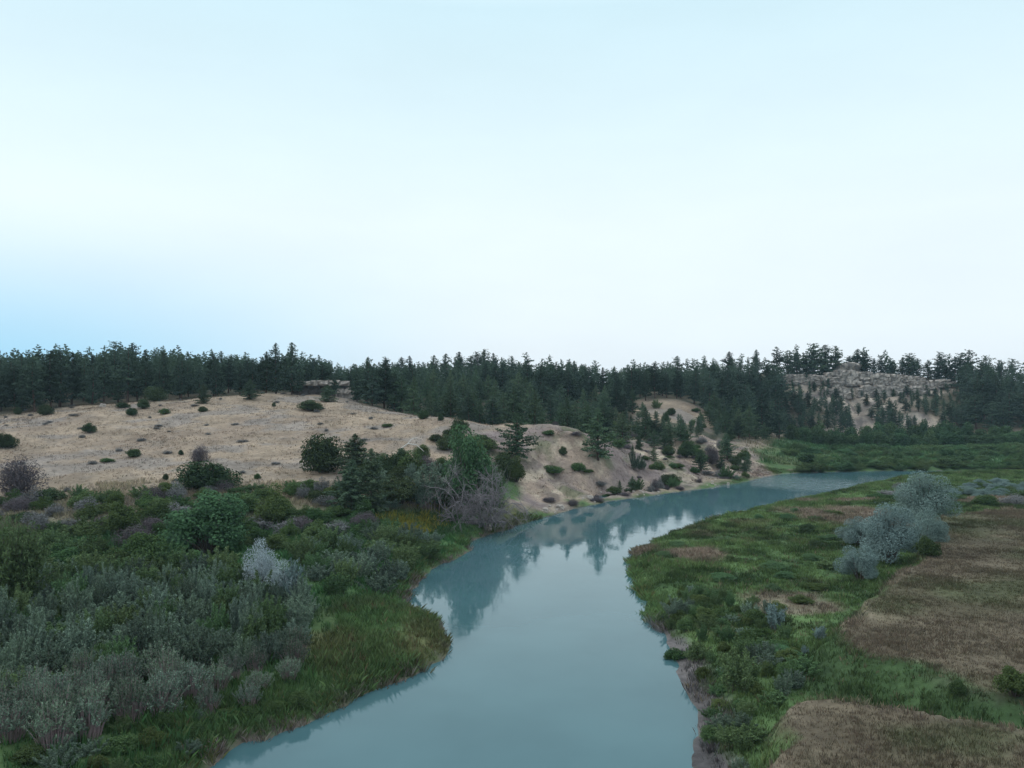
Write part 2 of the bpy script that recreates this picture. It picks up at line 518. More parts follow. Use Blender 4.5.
def willow_mesh(seed, nst=46, per=26, mat='willow', stemmat='stem', lo=0.25, leaf=0.06, spread=0.42, droop=0.1, stemr=0.006, plume=0.055):
    """fan of upright stems with narrow leaves; height 1, spread about 1"""
    r = np.random.default_rng(seed)
    SP, C, D = [], [], []
    for k in range(nst):
        a = r.random() * 2 * math.pi
        b = math.sqrt(r.random()) * spread
        base = np.array([math.cos(a), math.sin(a), 0]) * b * 0.55
        hgt = (1 - 0.4 * (b / spread) ** 2) * r.uniform(0.55, 1.08)
        tip = np.array([math.cos(a), math.sin(a), 0]) * b * r.uniform(0.9, 1.2) + r.normal(size=3) * 0.05
        tip[2] = hgt
        mid = (base + tip) / 2 + np.array([0, 0, hgt * 0.08]) - np.array([math.cos(a), math.sin(a), 0]) * droop * b
        P = np.array([base - [0, 0, 0.03], mid, tip])
        SP.append(tube(P, [stemr, stemr * 0.8, stemr * 0.3], 3))
        t = lo + (1 - lo) * r.random(per) ** 0.85
        pts = np.where(t[:, None] < 0.5, base + (mid - base) * t[:, None] * 2, mid + (tip - mid) * (t[:, None] - 0.5) * 2)
        w = plume * (1.15 - t[:, None])
        C.append(pts + r.normal(size=(per, 3)) * (w + 0.012))
        D.append(r.normal(size=(per, 3)) * 0.6 + np.array([math.cos(a) * 0.4, math.sin(a) * 0.4, 1.0]))
    C, D = np.concatenate(C), np.concatenate(D)
    C[:, 2] = np.maximum(C[:, 2], 0.02)
    Lf = leaves(C, leaf * r.uniform(0.6, 1.3, len(C)), None, 0, 0.38, axis_dir=D, r=r)
    return mesh_from('foliage_mesh', *Lf, MAT[mat]), mesh_from('stem_mesh', *join(SP), MAT[stemmat])


P = {}
P['pine'] = [pine_mesh(100 + i, 12, R, b, 'pine', 1.0, 0.26, s, 2.0) for i, (R, b, s) in enumerate(
    [(3.1, 0.10, 0.45), (3.3, 0.08, 0.4), (3.4, 0.12, 0.6), (3.0, 0.14, 0.32), (3.7, 0.06, 0.75), (3.1, 0.2, 0.3), (2.7, 0.08, 0.5)])]
P['open'] = [pine_mesh(130 + i, 12, 2.6, 0.45, 'pine', 0.55, 0.28, 0.35, 1.8) for i in range(3)]
P['young'] = [pine_mesh(150 + i, 12, R, 0.06, 'young', 1.0, 0.26, s, 2.0) for i, (R, s) in enumerate([(4.4, 0.85), (4.2, 1.05), (4.6, 0.75), (3.8, 0.95)])]
P['pine_low'] = [pine_mesh(170 + i, 12, R, 0.06, 'pine', 0.5, 0.46, s, 1.0)[1] for i, (R, s) in enumerate([(3.2, 0.45), (3.4, 0.4), (3.5, 0.6), (3.0, 0.5)])]
P['juniper'] = [bush_mesh(200 + i, 6500, 0.026, 20, 'juniper', 0.66, 0.5, rlobe=(0.1, 0.22)) for i in range(4)]
P['cone'] = [pine_mesh(220 + i, 12, 4.4, 0.02, 'cone', 1.25, 0.24, 0.75, 3.4) for i in range(3)]
P['leafy'] = [bush_mesh(240 + i, 11000, 0.019, 26, 'leafy', 0.74, 0.5, rlobe=(0.1, 0.18), shell=(0.75, 0.3), ragged=0.08, bias=0.65) for i in range(3)]
P['olivegreen'] = [bush_mesh(260 + i, 6500, 0.025, 20, 'olivegreen', 0.68, 0.5, rlobe=(0.1, 0.2)) for i in range(3)]
P['greenbush'] = [bush_mesh(280 + i, 5000, 0.029, 18, 'greenbush', 0.66, 0.5, rlobe=(0.1, 0.22)) for i in range(4)]
P['sage'] = [bush_mesh(300 + i, 1500, 0.045, 14, 'sage', 0.64, 0.5, spiky=0.4, aspect=0.4) for i in range(3)]
P['mauve'] = [bush_mesh(320 + i, 6500, 0.026, 20, 'mauve', 0.64, 0.5, spiky=0.5, aspect=0.3) for i in range(2)]
P['silver'] = [bush_mesh(340 + i, 26000, 0.011, 20, 'silver', 0.76, 0.48, rlobe=(0.11, 0.185), aspect=0.55, spiky=0.05, shell=(0.8, 0.26), ragged=0.06, bias=0.6, zmin=0.07) for i in range(3)]
P['white'] = [bush_mesh(360, 9000, 0.019, 18, 'white', 0.74, 0.5, rlobe=(0.1, 0.18), aspect=0.4, spiky=0.35, ragged=0.15, zmin=0.2)]
P['silverfan'] = [willow_mesh(370 + i, 46, 40, 'silver', 'stem', 0.2, 0.05, 0.5, 0.15) for i in range(2)]
P['cotton'] = [bush_mesh(380 + i, 3200, 0.038, 20, 'cotton', 0.74, 0.42) for i in range(4)]
P['willow'] = [willow_mesh(400 + i, 36, 130, 'willow', 'stem', 0.24, 0.034, 0.5, plume=0.034) for i in range(5)]
P['willowgreen'] = [willow_mesh(420 + i, 38, 130, 'willowgreen', 'darkstem', 0.2, 0.034, 0.5, plume=0.036) for i in range(4)]
P['stemmy'] = [willow_mesh(440 + i, 110, 20, 'willow', 'stem', 0.66, 0.032, 0.5, 0.05, 0.010, 0.03) for i in range(4)]
P['tallwillow'] = [willow_mesh(460 + i, 150, 80, 'willowgreen', 'darkstem', 0.15, 0.026, 0.5, 0.3) for i in range(2)]


def bush(kind, name, x, y, w, h, label, cat, group=None, i=None, z=None):
    pr = P[kind][(random.randrange(len(P[kind])) if i is None else i % len(P[kind]))]
    zz = float(ground(x, y)[0]) if z is None else z
    return thing(name, [('foliage', pr[0])] + ([('stem', pr[1])] if pr[1] else []), (x, y, zz - 0.05), random.random() * 6.28, (w, w, h), label, cat, group)


def pine(kind, name, x, y, h, label, cat='tree', group=None, wide=1.0, i=None):
    pr = P[kind][(random.randrange(len(P[kind])) if i is None else i % len(P[kind]))]
    s = h / 12.0
    z = float(ground(x, y)[0])
    return thing(name, [('trunk', pr[0]), ('crown', pr[1])], (x, y, z - 0.1), random.random() * 6.28, (s * wide, s * wide, s), label, cat, group)


# ------------------------------------------------------------------ ground sheet with its albedo zones
def mixc(a, b, t):
    t = np.asarray(t)[..., None]
    return a * (1 - t) + b * t


def sdist_soft(x, y):
    return sstep(0, 6, sdist(cut_poly, x, y))


def zone_colour(x, y, z, s, ta, tb, slope):
    px = pxof(x, y)
    c = lambda *v: np.broadcast_to(np.array(v, float), x.shape + (3,)).copy()
    n1, n2, n3 = fbm(x, y, 14, 51), fbm(x, y, 5, 52), fbm(x, y, 40, 53)
    col = mixc(c(0.054, 0.094, 0.038), c(0.082, 0.090, 0.042), sstep(-0.1, 0.35, n1 + n2 * 0.5))
    lg = sstep(60, 74, y + 4 * n1) * (1 - sstep(112, 118, y)) * (x < 0)
    col = mixc(col, mixc(c(0.056, 0.112, 0.044), c(0.034, 0.068, 0.030), sstep(-0.1, 0.3, n2)), lg * 0.8)
    right = (x > 0) & (y < 190)
    n4 = fbm(x, y, 2.4, 54, 3)
    rg = mixc(c(0.060, 0.106, 0.042), c(0.100, 0.086, 0.060), sstep(0.34, 0.8, n1 + 0.7 * n2))
    rg = mixc(rg, c(0.022, 0.042, 0.018), 0.75 * sstep(0.0, 0.35, n4 + 0.5 * n1))
    rg = mixc(rg, c(0.092, 0.150, 0.058), 0.5 * sstep(0.05, 0.4, -n4 + 0.4 * n3))
    rg = mixc(rg, c(0.030, 0.055, 0.024), 0.85 * (1 - sstep(54, 64, y)) * sstep(16, 20, x))
    col = np.where(right[..., None] & (x > g(640, 560)[0] - 3)[..., None], rg, col)
    # dry hill
    dryc = mixc(c(0.226, 0.180, 0.138), c(0.178, 0.140, 0.110), sstep(-0.15, 0.35, n1))
    dryc = mixc(dryc, c(0.258, 0.208, 0.160), sstep(0.1, 0.45, fbm(x, y * 2.2, 22, 57)))
    dryc = mixc(dryc, c(0.165, 0.150, 0.143), 0.7 * sstep(0.06, 0.3, fbm(x, y * 1.6, 9, 55, 5) + n3 * 0.25))
    dryc = mixc(dryc, c(0.17, 0.145, 0.125), 0.55 * sstep(0.2, 0.42, fbm(x, y * 1.5, 3.5, 56, 4)))
    dryc = mixc(dryc, c(0.19, 0.16, 0.12), (1 - sstep(4, 8, z)) * 0.5 * (1 - sdist_soft(x, y)))
    leftside = sstep(-6, 6, (-sdist(river, x, y)) * 0 + np.where((y > 120) | (x < 0), 10, -10))
    dry = sstep(3.3, 4.6, z + n1 * 1.2) * leftside
    bank = sstep(0, 3, sdist(cut_poly, x, y) + n2 * 3 + n1 * 5 + 1)
    dry = np.maximum(dry, bank)
    col = mixc(col, dryc, dry)
    earth = mixc(c(0.270, 0.210, 0.170), c(0.175, 0.142, 0.130), sstep(-0.2, 0.3, n2 + 0.5 * n1))
    earth = mixc(earth, c(0.34, 0.285, 0.225), sstep(0.15, 0.4, fbm(x, z * 6 + y, 7, 58)))
    earth = mixc(earth, c(0.36, 0.31, 0.245), 0.7 * sstep(0.18, 0.4, fbm(x, y, 2.2, 63, 3)))
    earth = mixc(earth, c(0.110, 0.088, 0.080), 0.7 * sstep(0.15, 0.4, fbm(x, y, 2.6, 64, 3)))
    earth = mixc(earth, c(0.150, 0.122, 0.122), 0.8 * sstep(-0.08, 0.2, fbm(x, y * 1.4, 11, 59, 5)))
    earth = mixc(earth, c(0.085, 0.095, 0.055), 0.75 * sstep(0.15, 0.4, fbm(x, y, 6, 60, 4)))
    col = mixc(col, earth, bank * sstep(0.10, 0.34, slope + 0.25 * n2))
    # forest floor
    fl = forest_mask(x, y)
    col = mixc(col, mixc(c(0.085, 0.075, 0.056), c(0.050, 0.058, 0.040), sstep(-0.2, 0.3, n2)), fl * 0.96 * sstep(4, 6, z))
    # terraces with ripe grass
    up = np.maximum(sstep(-0.2, 0.9, ta + 0.8 * n2) * (1 - sstep(112, 150, y)), sstep(-0.3, 0.5, tb + 0.5 * n2))
    med = mixc(c(0.100, 0.084, 0.061), c(0.073, 0.066, 0.043), sstep(-0.2, 0.3, n1))
    med = mixc(med, c(0.062, 0.070, 0.038), 0.85 * sstep(0.0, 0.5, n1 + 0.5 * n2 + 0.6 * n3))
    med = mixc(med, c(0.132, 0.112, 0.080), sstep(0.25, 0.6, fbm(x, y * 1.6, 9, 66)))
    col = mixc(col, med, up)
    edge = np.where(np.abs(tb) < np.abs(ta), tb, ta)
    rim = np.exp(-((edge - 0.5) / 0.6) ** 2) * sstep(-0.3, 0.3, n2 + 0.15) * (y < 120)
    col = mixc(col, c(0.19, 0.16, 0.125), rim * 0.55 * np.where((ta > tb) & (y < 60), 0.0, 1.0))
    col = mixc(col, c(0.070, 0.058, 0.050), np.exp(-((edge + 0.45) / 0.35) ** 2) * sstep(-0.2, 0.3, n1 + 0.1) * (y < 120) * 0.8)  # dark dirt under the rim, with edge shading painted in to bring out the step
    # tan patches on the right flat
    for (qx, qy, rw, rh) in tan_spots:
        d = np.hypot((x - qx) / rw, (y - qy) / rh) + 0.7 * n2
        col = mixc(col, mixc(c(0.19, 0.15, 0.12), c(0.14, 0.115, 0.09), sstep(-0.1, 0.3, n1)), (1 - sstep(0.6, 1.15, d)) * (1 - up) * 0.85)
    # far green flat
    ff = sstep(196, 206, y - 0.02 * x) * (1 - sstep(268, 285, y)) * sstep(0, 12, x - 62 + n2 * 8) * (1 - sstep(3, 4.5, z))
    col = mixc(col, mixc(c(0.060, 0.108, 0.050), c(0.088, 0.115, 0.058), sstep(-0.1, 0.4, n1)), ff)
    # cliff
    ck = sstep(-4, 4, sdist(cliff_poly, x, y) + n2 * 8)
    rk = mixc(c(0.30, 0.25, 0.21), c(0.11, 0.098, 0.095), sstep(-0.12, 0.22, fbm(x, y * 0.6 + z * 1.5, 7, 71, 5)))
    rk = mixc(rk, c(0.30, 0.25, 0.205), bare(x, y) * 0.5 * sstep(-0.3, 0.1, n2))
    rk = mixc(rk, mixc(c(0.30, 0.26, 0.225), c(0.125, 0.11, 0.105), sstep(-0.1, 0.15, fbm(x, y, 2.6, 73, 3))), sstep(0.55, 0.95, slope))
    rk = mixc(rk, c(0.085, 0.085, 0.06), 0.7 * sstep(0.05, 0.3, fbm(x, y, 8, 74, 4)) * (1 - sstep(0.5, 0.8, slope)))
    col = mixc(col, rk, ck)
    # wet margin and mud beach
    mud = mixc(c(0.105, 0.098, 0.100), c(0.062, 0.060, 0.064), sstep(-0.2, 0.3, n2))
    lm = np.where((x > 0) & (y < 90), 1 - sstep(1.2, 2.3, s + n2 * 1.0 + 2.6 * sstep(62, 76, y) + 0.8 * fbm(x, y, 12, 81)), 1 - sstep(0.05, 0.4, s + n2 * 0.4))
    col = mixc(col, mixc(mud, c(0.115, 0.095, 0.075), (x < 0) * 0.6 + bank * 0.4), lm)
    under = sstep(0.05, -0.3, s) if False else (s < -0.1).astype(float)
    col = mixc(col, c(0.09, 0.10, 0.085), under)
    return np.clip(col, 0.01, 0.8)


tan_spots = [(*g(850, 515, 1.2), 9, 15), (*g(700, 556, 1), 3.5, 5), (*g(960, 497, 1.5), 22, 6), (*g(785, 600, 1.2), 4, 4), (*g(640, 545, 1), 3, 3)]

_ex = [0, 60, 100, 150, 200, 245, 255, 350, 360, 400, 450, 500, 560, 600, 640, 700, 740, 780, 800, 1024, 1200]
_ey = [196, 194, 200, 206, 209, 208, 224, 224, 206, 196, 192, 186, 180, 184, 205, 228, 226, 262, 296, 296, 296]


def bare(x, y):
    px = pxof(x, y)
    face = (px > 786) & (px < 940) & (y > 336) & (y < 347)
    face |= (px > 862) & (px < 945) & (y > 320) & (y < 347)
    knob = (px > 828) & (px < 866) & (y > 345)
    scree = (np.abs(px - 858 + (y - 318) * 0.5) < 13 + 12 * vnoise(x, y, 6, 90)) & (y < 336)
    scree2 = (np.abs(px - 925 - (308 - y) * 2.0) < 20 + 22 * vnoise(x, y, 5, 91)) & (y < 318) & (y > 293)
    return face | knob | scree | scree2


def forest_mask(x, y):
    px = pxof(x, y)
    e = np.interp(px, _ex, _ey) + fbm(x, y, 12, 61) * 9
    m = sstep(-3, 3, y - e)
    clr = np.minimum(sstep(628, 640, px), 1 - sstep(700, 722, px)) * np.minimum(sstep(240, 246, y), 1 - sstep(274, 282, y))
    m = m * (1 - clr)
    return m * (1 - np.where(bare(x, y), 1.0, 0.0) * sstep(-2, 3, sdist(cliff_poly, x, y)))


dzx = np.gradient(GZ, axis=1) / np.gradient(GX, axis=1)
dzy = np.gradient(GZ, axis=0) / np.gradient(GY, axis=0)
GSL = np.hypot(dzx, dzy)
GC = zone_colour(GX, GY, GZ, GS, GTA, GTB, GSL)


def colour_at(x, y):
    i = np.clip(np.searchsorted(xs, x), 0, len(xs) - 1)
    j = np.clip(np.searchsorted(ys, y), 0, len(ys) - 1)
    return GC[j, i]


def ground_material():
    m, nt, out = new_mat('ground_cover')
    L = nt.links.new
    vc = N(nt, 'ShaderNodeVertexColor', layer_name='Col')
    tc = N(nt, 'ShaderNodeTexCoord')
    n1 = N(nt, 'ShaderNodeTexNoise', Scale=1.6, Detail=9.0, Roughness=0.7)
    n2 = N(nt, 'ShaderNodeTexNoise', Scale=0.22, Detail=6.0, Roughness=0.6)
    L(tc.outputs['Object'], n1.inputs['Vector'])
    L(tc.outputs['Object'], n2.inputs['Vector'])
    a = N(nt, 'ShaderNodeMapRange')
    a.inputs['From Min'].default_value, a.inputs['From Max'].default_value = 0.28, 0.72
    a.inputs['To Min'].default_value, a.inputs['To Max'].default_value = 0.66, 1.34
    L(n1.outputs['Fac'], a.inputs['Value'])
    b = N(nt, 'ShaderNodeMapRange')
    b.inputs['From Min'].default_value, b.inputs['From Max'].default_value = 0.3, 0.7
    b.inputs['To Min'].default_value, b.inputs['To Max'].default_value = 0.75, 1.25
    L(n2.outputs['Fac'], b.inputs['Value'])
    mu = N(nt, 'ShaderNodeMath', operation='MULTIPLY')
    L(a.outputs[0], mu.inputs[0])
    L(b.outputs[0], mu.inputs[1])
    hs = N(nt, 'ShaderNodeHueSaturation')
    L(vc.outputs['Color'], hs.inputs['Color'])
    L(mu.outputs[0], hs.inputs['Value'])
    bs = N(nt, 'ShaderNodeBsdfPrincipled', Roughness=0.95)
    bs.inputs['Specular IOR Level'].default_value = 0.1
    L(hs.outputs[0], bs.inputs['Base Color'])
    bp = N(nt, 'ShaderNodeBump', Strength=0.6, Distance=0.25)
    L(n1.outputs['Fac'], bp.inputs['Height'])
    L(bp.outputs[0], bs.inputs['Normal'])
    L(bs.outputs[0], out.inputs[0])
    return m


ny, nx = GX.shape
idx = np.arange(ny * nx).reshape(ny, nx)
Q = np.stack([idx[:-1, :-1], idx[:-1, 1:], idx[1:, 1:], idx[1:, :-1]], -1).reshape(-1, 4)
V = np.stack([GX, GY, GZ], -1).reshape(-1, 3)
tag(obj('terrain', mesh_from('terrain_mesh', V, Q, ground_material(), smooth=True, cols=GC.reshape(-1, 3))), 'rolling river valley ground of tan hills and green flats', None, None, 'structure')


# water
def water_material():
    m, nt, out = new_mat('river_water')
    L = nt.links.new
    tc = N(nt, 'ShaderNodeTexCoord')
    mp = N(nt, 'ShaderNodeMapping')
    mp.inputs['Rotation'].default_value = (0, 0, 0.35)
    mp.inputs['Scale'].default_value = (1, 0.55, 1)
    L(tc.outputs['Object'], mp.inputs[0])
    n1 = N(nt, 'ShaderNodeTexNoise', Scale=0.9, Detail=4.0, Roughness=0.55)
    n2 = N(nt, 'ShaderNodeTexNoise', Scale=0.12, Detail=3.0)
    L(mp.outputs[0], n1.inputs['Vector'])
    L(tc.outputs['Object'], n2.inputs['Vector'])
    at_ = N(nt, 'ShaderNodeVertexColor', layer_name='Col')
    sep = N(nt, 'ShaderNodeSeparateColor')
    L(at_.outputs['Color'], sep.inputs[0])
    st = N(nt, 'ShaderNodeMath', operation='MULTIPLY_ADD')
    L(sep.outputs[0], st.inputs[0])
    st.inputs[1].default_value = 0.5
    st.inputs[2].default_value = 0.022
    bp = N(nt, 'ShaderNodeBump', Distance=0.3)
    L(st.outputs[0], bp.inputs['Strength'])
    L(n1.outputs['Fac'], bp.inputs['Height'])
    cr = N(nt, 'ShaderNodeValToRGB')
    cr.color_ramp.elements[0].color = (0.042, 0.096, 0.113, 1)
    cr.color_ramp.elements[0].position = 0.35
    cr.color_ramp.elements[1].color = (0.051, 0.112, 0.130, 1)
    cr.color_ramp.elements[1].position = 0.65
    L(n2.outputs['Fac'], cr.inputs[0])
    b = N(nt, 'ShaderNodeBsdfPrincipled', Roughness=0.06, IOR=1.39)
    L(cr.outputs[0], b.inputs['Base Color'])
    L(bp.outputs[0], b.inputs['Normal'])
    rr_ = N(nt, 'ShaderNodeMapRange')
    rr_.inputs['From Min'].default_value, rr_.inputs['From Max'].default_value = 0.42, 0.62
    rr_.inputs['To Min'].default_value, rr_.inputs['To Max'].default_value = 0.02, 0.075
    n3 = N(nt, 'ShaderNodeTexNoise', Scale=0.09, Detail=5.0, Roughness=0.6)
    mp3 = N(nt, 'ShaderNodeMapping')
    mp3.inputs['Rotation'].default_value = (0, 0, -0.5)
    mp3.inputs['Scale'].default_value = (2.6, 0.7, 1)
    L(tc.outputs['Object'], mp3.inputs[0])
    L(mp3.outputs[0], n3.inputs['Vector'])
    L(n3.outputs['Fac'], rr_.inputs['Value'])
    L(rr_.outputs[0], b.inputs['Roughness'])
    L(b.outputs[0], out.inputs[0])
    return m


wx = axis([(-110, 430, 3.0)])
wy = axis([(-170, 300, 3.0)])
WX, WY = np.meshgrid(wx, wy)
rx, ry = g(800, 483)
rif = (1 - sstep(0.3, 1.0, np.hypot((WX - rx) / 16, (WY - ry) / 22))) + 0.35 * sstep(150, 185, WY)
wi = np.arange(WX.size).reshape(WX.shape)
WQ = np.stack([wi[:-1, :-1], wi[:-1, 1:], wi[1:, 1:], wi[1:, :-1]], -1).reshape(-1, 4)
WV = np.stack([WX, WY, np.zeros_like(WX)], -1).reshape(-1, 3)
wc = np.stack([rif] * 3, -1).reshape(-1, 3)
tag(obj('river_water', mesh_from('water_mesh', WV, WQ, water_material(), smooth=True, cols=wc)), 'calm teal green river winding through the valley', None, None, 'structure')


# ------------------------------------------------------------------ pines
PROF_X = [0, 30, 60, 90, 120, 150, 200, 235, 270, 290, 320, 345, 370, 400, 430, 460, 490, 520, 545, 575, 600, 630, 660, 700, 735, 770, 790, 812, 835, 855, 880, 910, 940, 965, 1000, 1024, 1100]
PROF_Y = [349, 346, 345, 344, 342, 345, 349, 351, 354, 350, 352, 360, 361, 357, 357, 353, 350, 353, 356, 357, 364, 361, 358, 356, 352, 349, 347, 345, 347, 347, 351, 352, 352, 351, 354, 357, 356]
cand = []                                # x, y, h, kind
cell = {}


def far_enough(x, y, d):
    k = (int(x // 6), int(y // 6))
    for i in (-1, 0, 1):
        for j in (-1, 0, 1):
            for (a, b) in cell.get((k[0] + i, k[1] + j), ()):
                if (a - x) ** 2 + (b - y) ** 2 < d * d:
                    return False
    cell.setdefault(k, []).append((x, y))
    return True


def top_limit(px):
    return float(np.interp(px, PROF_X, PROF_Y))


# skyline trees first: on the crest
px = -30.0
while px < 1060:
    Y = 295 + 45 * sstep(380, 620, px) + random.uniform(-8, 8)
    if px > 780:
        Y = random.uniform(346, 356)
    x = (px - 512) / F * Y
    z = float(ground(x, Y)[0])
    yt = top_limit(px) + max(-1, random.gauss(3, 5)) - (3 if random.random() < 0.15 else 0)
    h = H - z + (HOR - yt) * Y / F
    if not (590 < px < 610 and random.random() < 0.6):
        cand.append((x, Y, min(max(h, 5), 17), 'pine'))
        far_enough(x, Y, 1.0)
    px += random.uniform(6, 15)
_cy = rng.uniform(176, 352, 26000)
_cx = rng.uniform(-0.68, 0.68, 26000) * _cy
_keep = (rng.random(26000) < forest_mask(_cx, _cy)) & (ground(_cx, _cy) > 4.0)
for x, Y in zip(_cx[_keep].tolist(), _cy[_keep].tolist()):
    px = 512 + F * x / Y
    if 470 < px < 770 and Y < 236 and random.random() < 0.45:
        continue
    z = float(ground(x, Y)[0])
    if z < 4.0:
        continue
    if not far_enough(x, Y, random.uniform(3.5, 5.6) if not (785 < px < 970) else random.uniform(2.0, 3.8)):
        continue
    h = random.uniform(8.5, 14.5)
    kind = 'pine'
    if px > 380 and px < 800 and Y < 265:
        h = random.uniform(5.5, 10.5)
        kind = 'young' if random.random() < 0.75 else 'pine'
    if 612 < px < 720 and Y < 246:
        h = random.uniform(2.8, 5.0)
    if px > 785 and px < 965 and 322 < Y < 340:
        h = random.uniform(2.6, 4.2)
    elif px > 785 and px < 965 and Y < 344:
        h = random.uniform(4, 7.5)
    lim = H - z + (HOR - top_limit(px) - random.uniform(3, 16)) * Y / F
    if lim < 3.5:
        continue
    cand.append((x, Y, min(h, lim), kind))

cand.sort(key=lambda t: t[1])
buf = np.zeros((220, 1024), bool)        # which trees does any camera near here really see: front to back cover count
rank = []
for t in cand:
    x, Y, h, kind = t
    z = float(ground(x, Y)[0])
    cx, yb, yt = 512 + F * x / Y, HOR - (z - H) * F / Y, HOR - (z + h - H) * F / Y
    hw = 0.2 * h * F / Y
    vis = 0
    for row in range(int(yt), int(yb) + 1):
        f = min(1, (row - yt) / max(1, (yb - yt)) * 1.6 + 0.1)
        a, b = int(cx - hw * f), int(cx + hw * f) + 1
        r_ = row - 300
        if b <= 0 or a >= 1024 or not 0 <= r_ < 220:
            continue
        seg = buf[r_, max(a, 0):min(b, 1024)]
        vis += int((~seg).sum())
        seg[:] = True
    rank.append((vis, t))
rank.sort(key=lambda q: -q[0])
N_IND = 268
ind = [t for v, t in rank[:N_IND] if v > 6]
mass = [t for v, t in rank[N_IND:] if v > 0] + [t for v, t in rank if v == 0 and random.random() < 0.35]


def pine_words(x, Y, h, kind):
    px = 512 + F * x / Y
    z = float(ground(x, Y)[0])
    top = HOR - (z + h - H) * F / Y
    crest = top < top_limit(px) + 9
    if kind == 'young':
        return ('lighter green young pine in the wooded hollow behind the tan river bank', 'young pines in the hollow behind the bank')
    if px > 782:
        if Y > 343:
            return ('dark pine on the skyline rim above the pale rock cliff', 'pines along the cliff rim')
        return ('small dark pine rooted on the broken slope below the cliff rim', 'pines on the cliff slope')
    if px < 400:
        if crest:
            return ('dark pine whose top shows on the skyline behind the tan hillside', 'skyline pines behind the tan hillside')
        return ('dark pine in the dense wood along the upper edge of the tan hillside', 'pines along the upper edge of the tan hillside')
    if crest:
        return ('dark pine on the skyline of the middle ridge, beyond the river bend', 'skyline pines of the middle ridge')
    return ('dark pine in the dense wood covering the slope of the middle ridge', 'pines on the slope of the middle ridge')


for x, Y, h, kind in ind:
    lab, grp = pine_words(x, Y, h, kind)
    pine(kind, 'pine_tree' if kind != 'young' else 'young_pine', x, Y, h, lab, 'tree', grp, random.uniform(0.95, 1.3) * (1.25 if x / Y > 0.33 else 1.0))

# the rest of the wood, one mass
Vs, Qs, o = [], [], 0
protoV = []
for me in P['pine_low']:
    v = np.zeros(len(me.vertices) * 3, np.float32)
    me.vertices.foreach_get('co', v)
    protoV.append(v.reshape(-1, 3))
for x, Y, h, kind in mass:
    v = protoV[random.randrange(len(protoV))]
    a = random.random() * 6.28
    s = h / 12.0
    ca, sa = math.cos(a) * s, math.sin(a) * s
    w = np.stack([v[:, 0] * ca - v[:, 1] * sa + x, v[:, 0] * sa + v[:, 1] * ca + Y, v[:, 2] * s + float(ground(x, Y)[0])], 1)
    Vs.append(w)
    Qs.append(np.arange(len(w)).reshape(-1, 4) + o)
    o += len(w)
if Vs:
    tag(obj('forest', mesh_from('forest_mesh', np.concatenate(Vs), np.concatenate(Qs), MAT['pine'])), 'deep dark pine wood filling the ridge behind the front trees', 'forest', None, 'stuff')
print('PINES', len(ind), 'mass', len(mass), 'cand', len(cand))

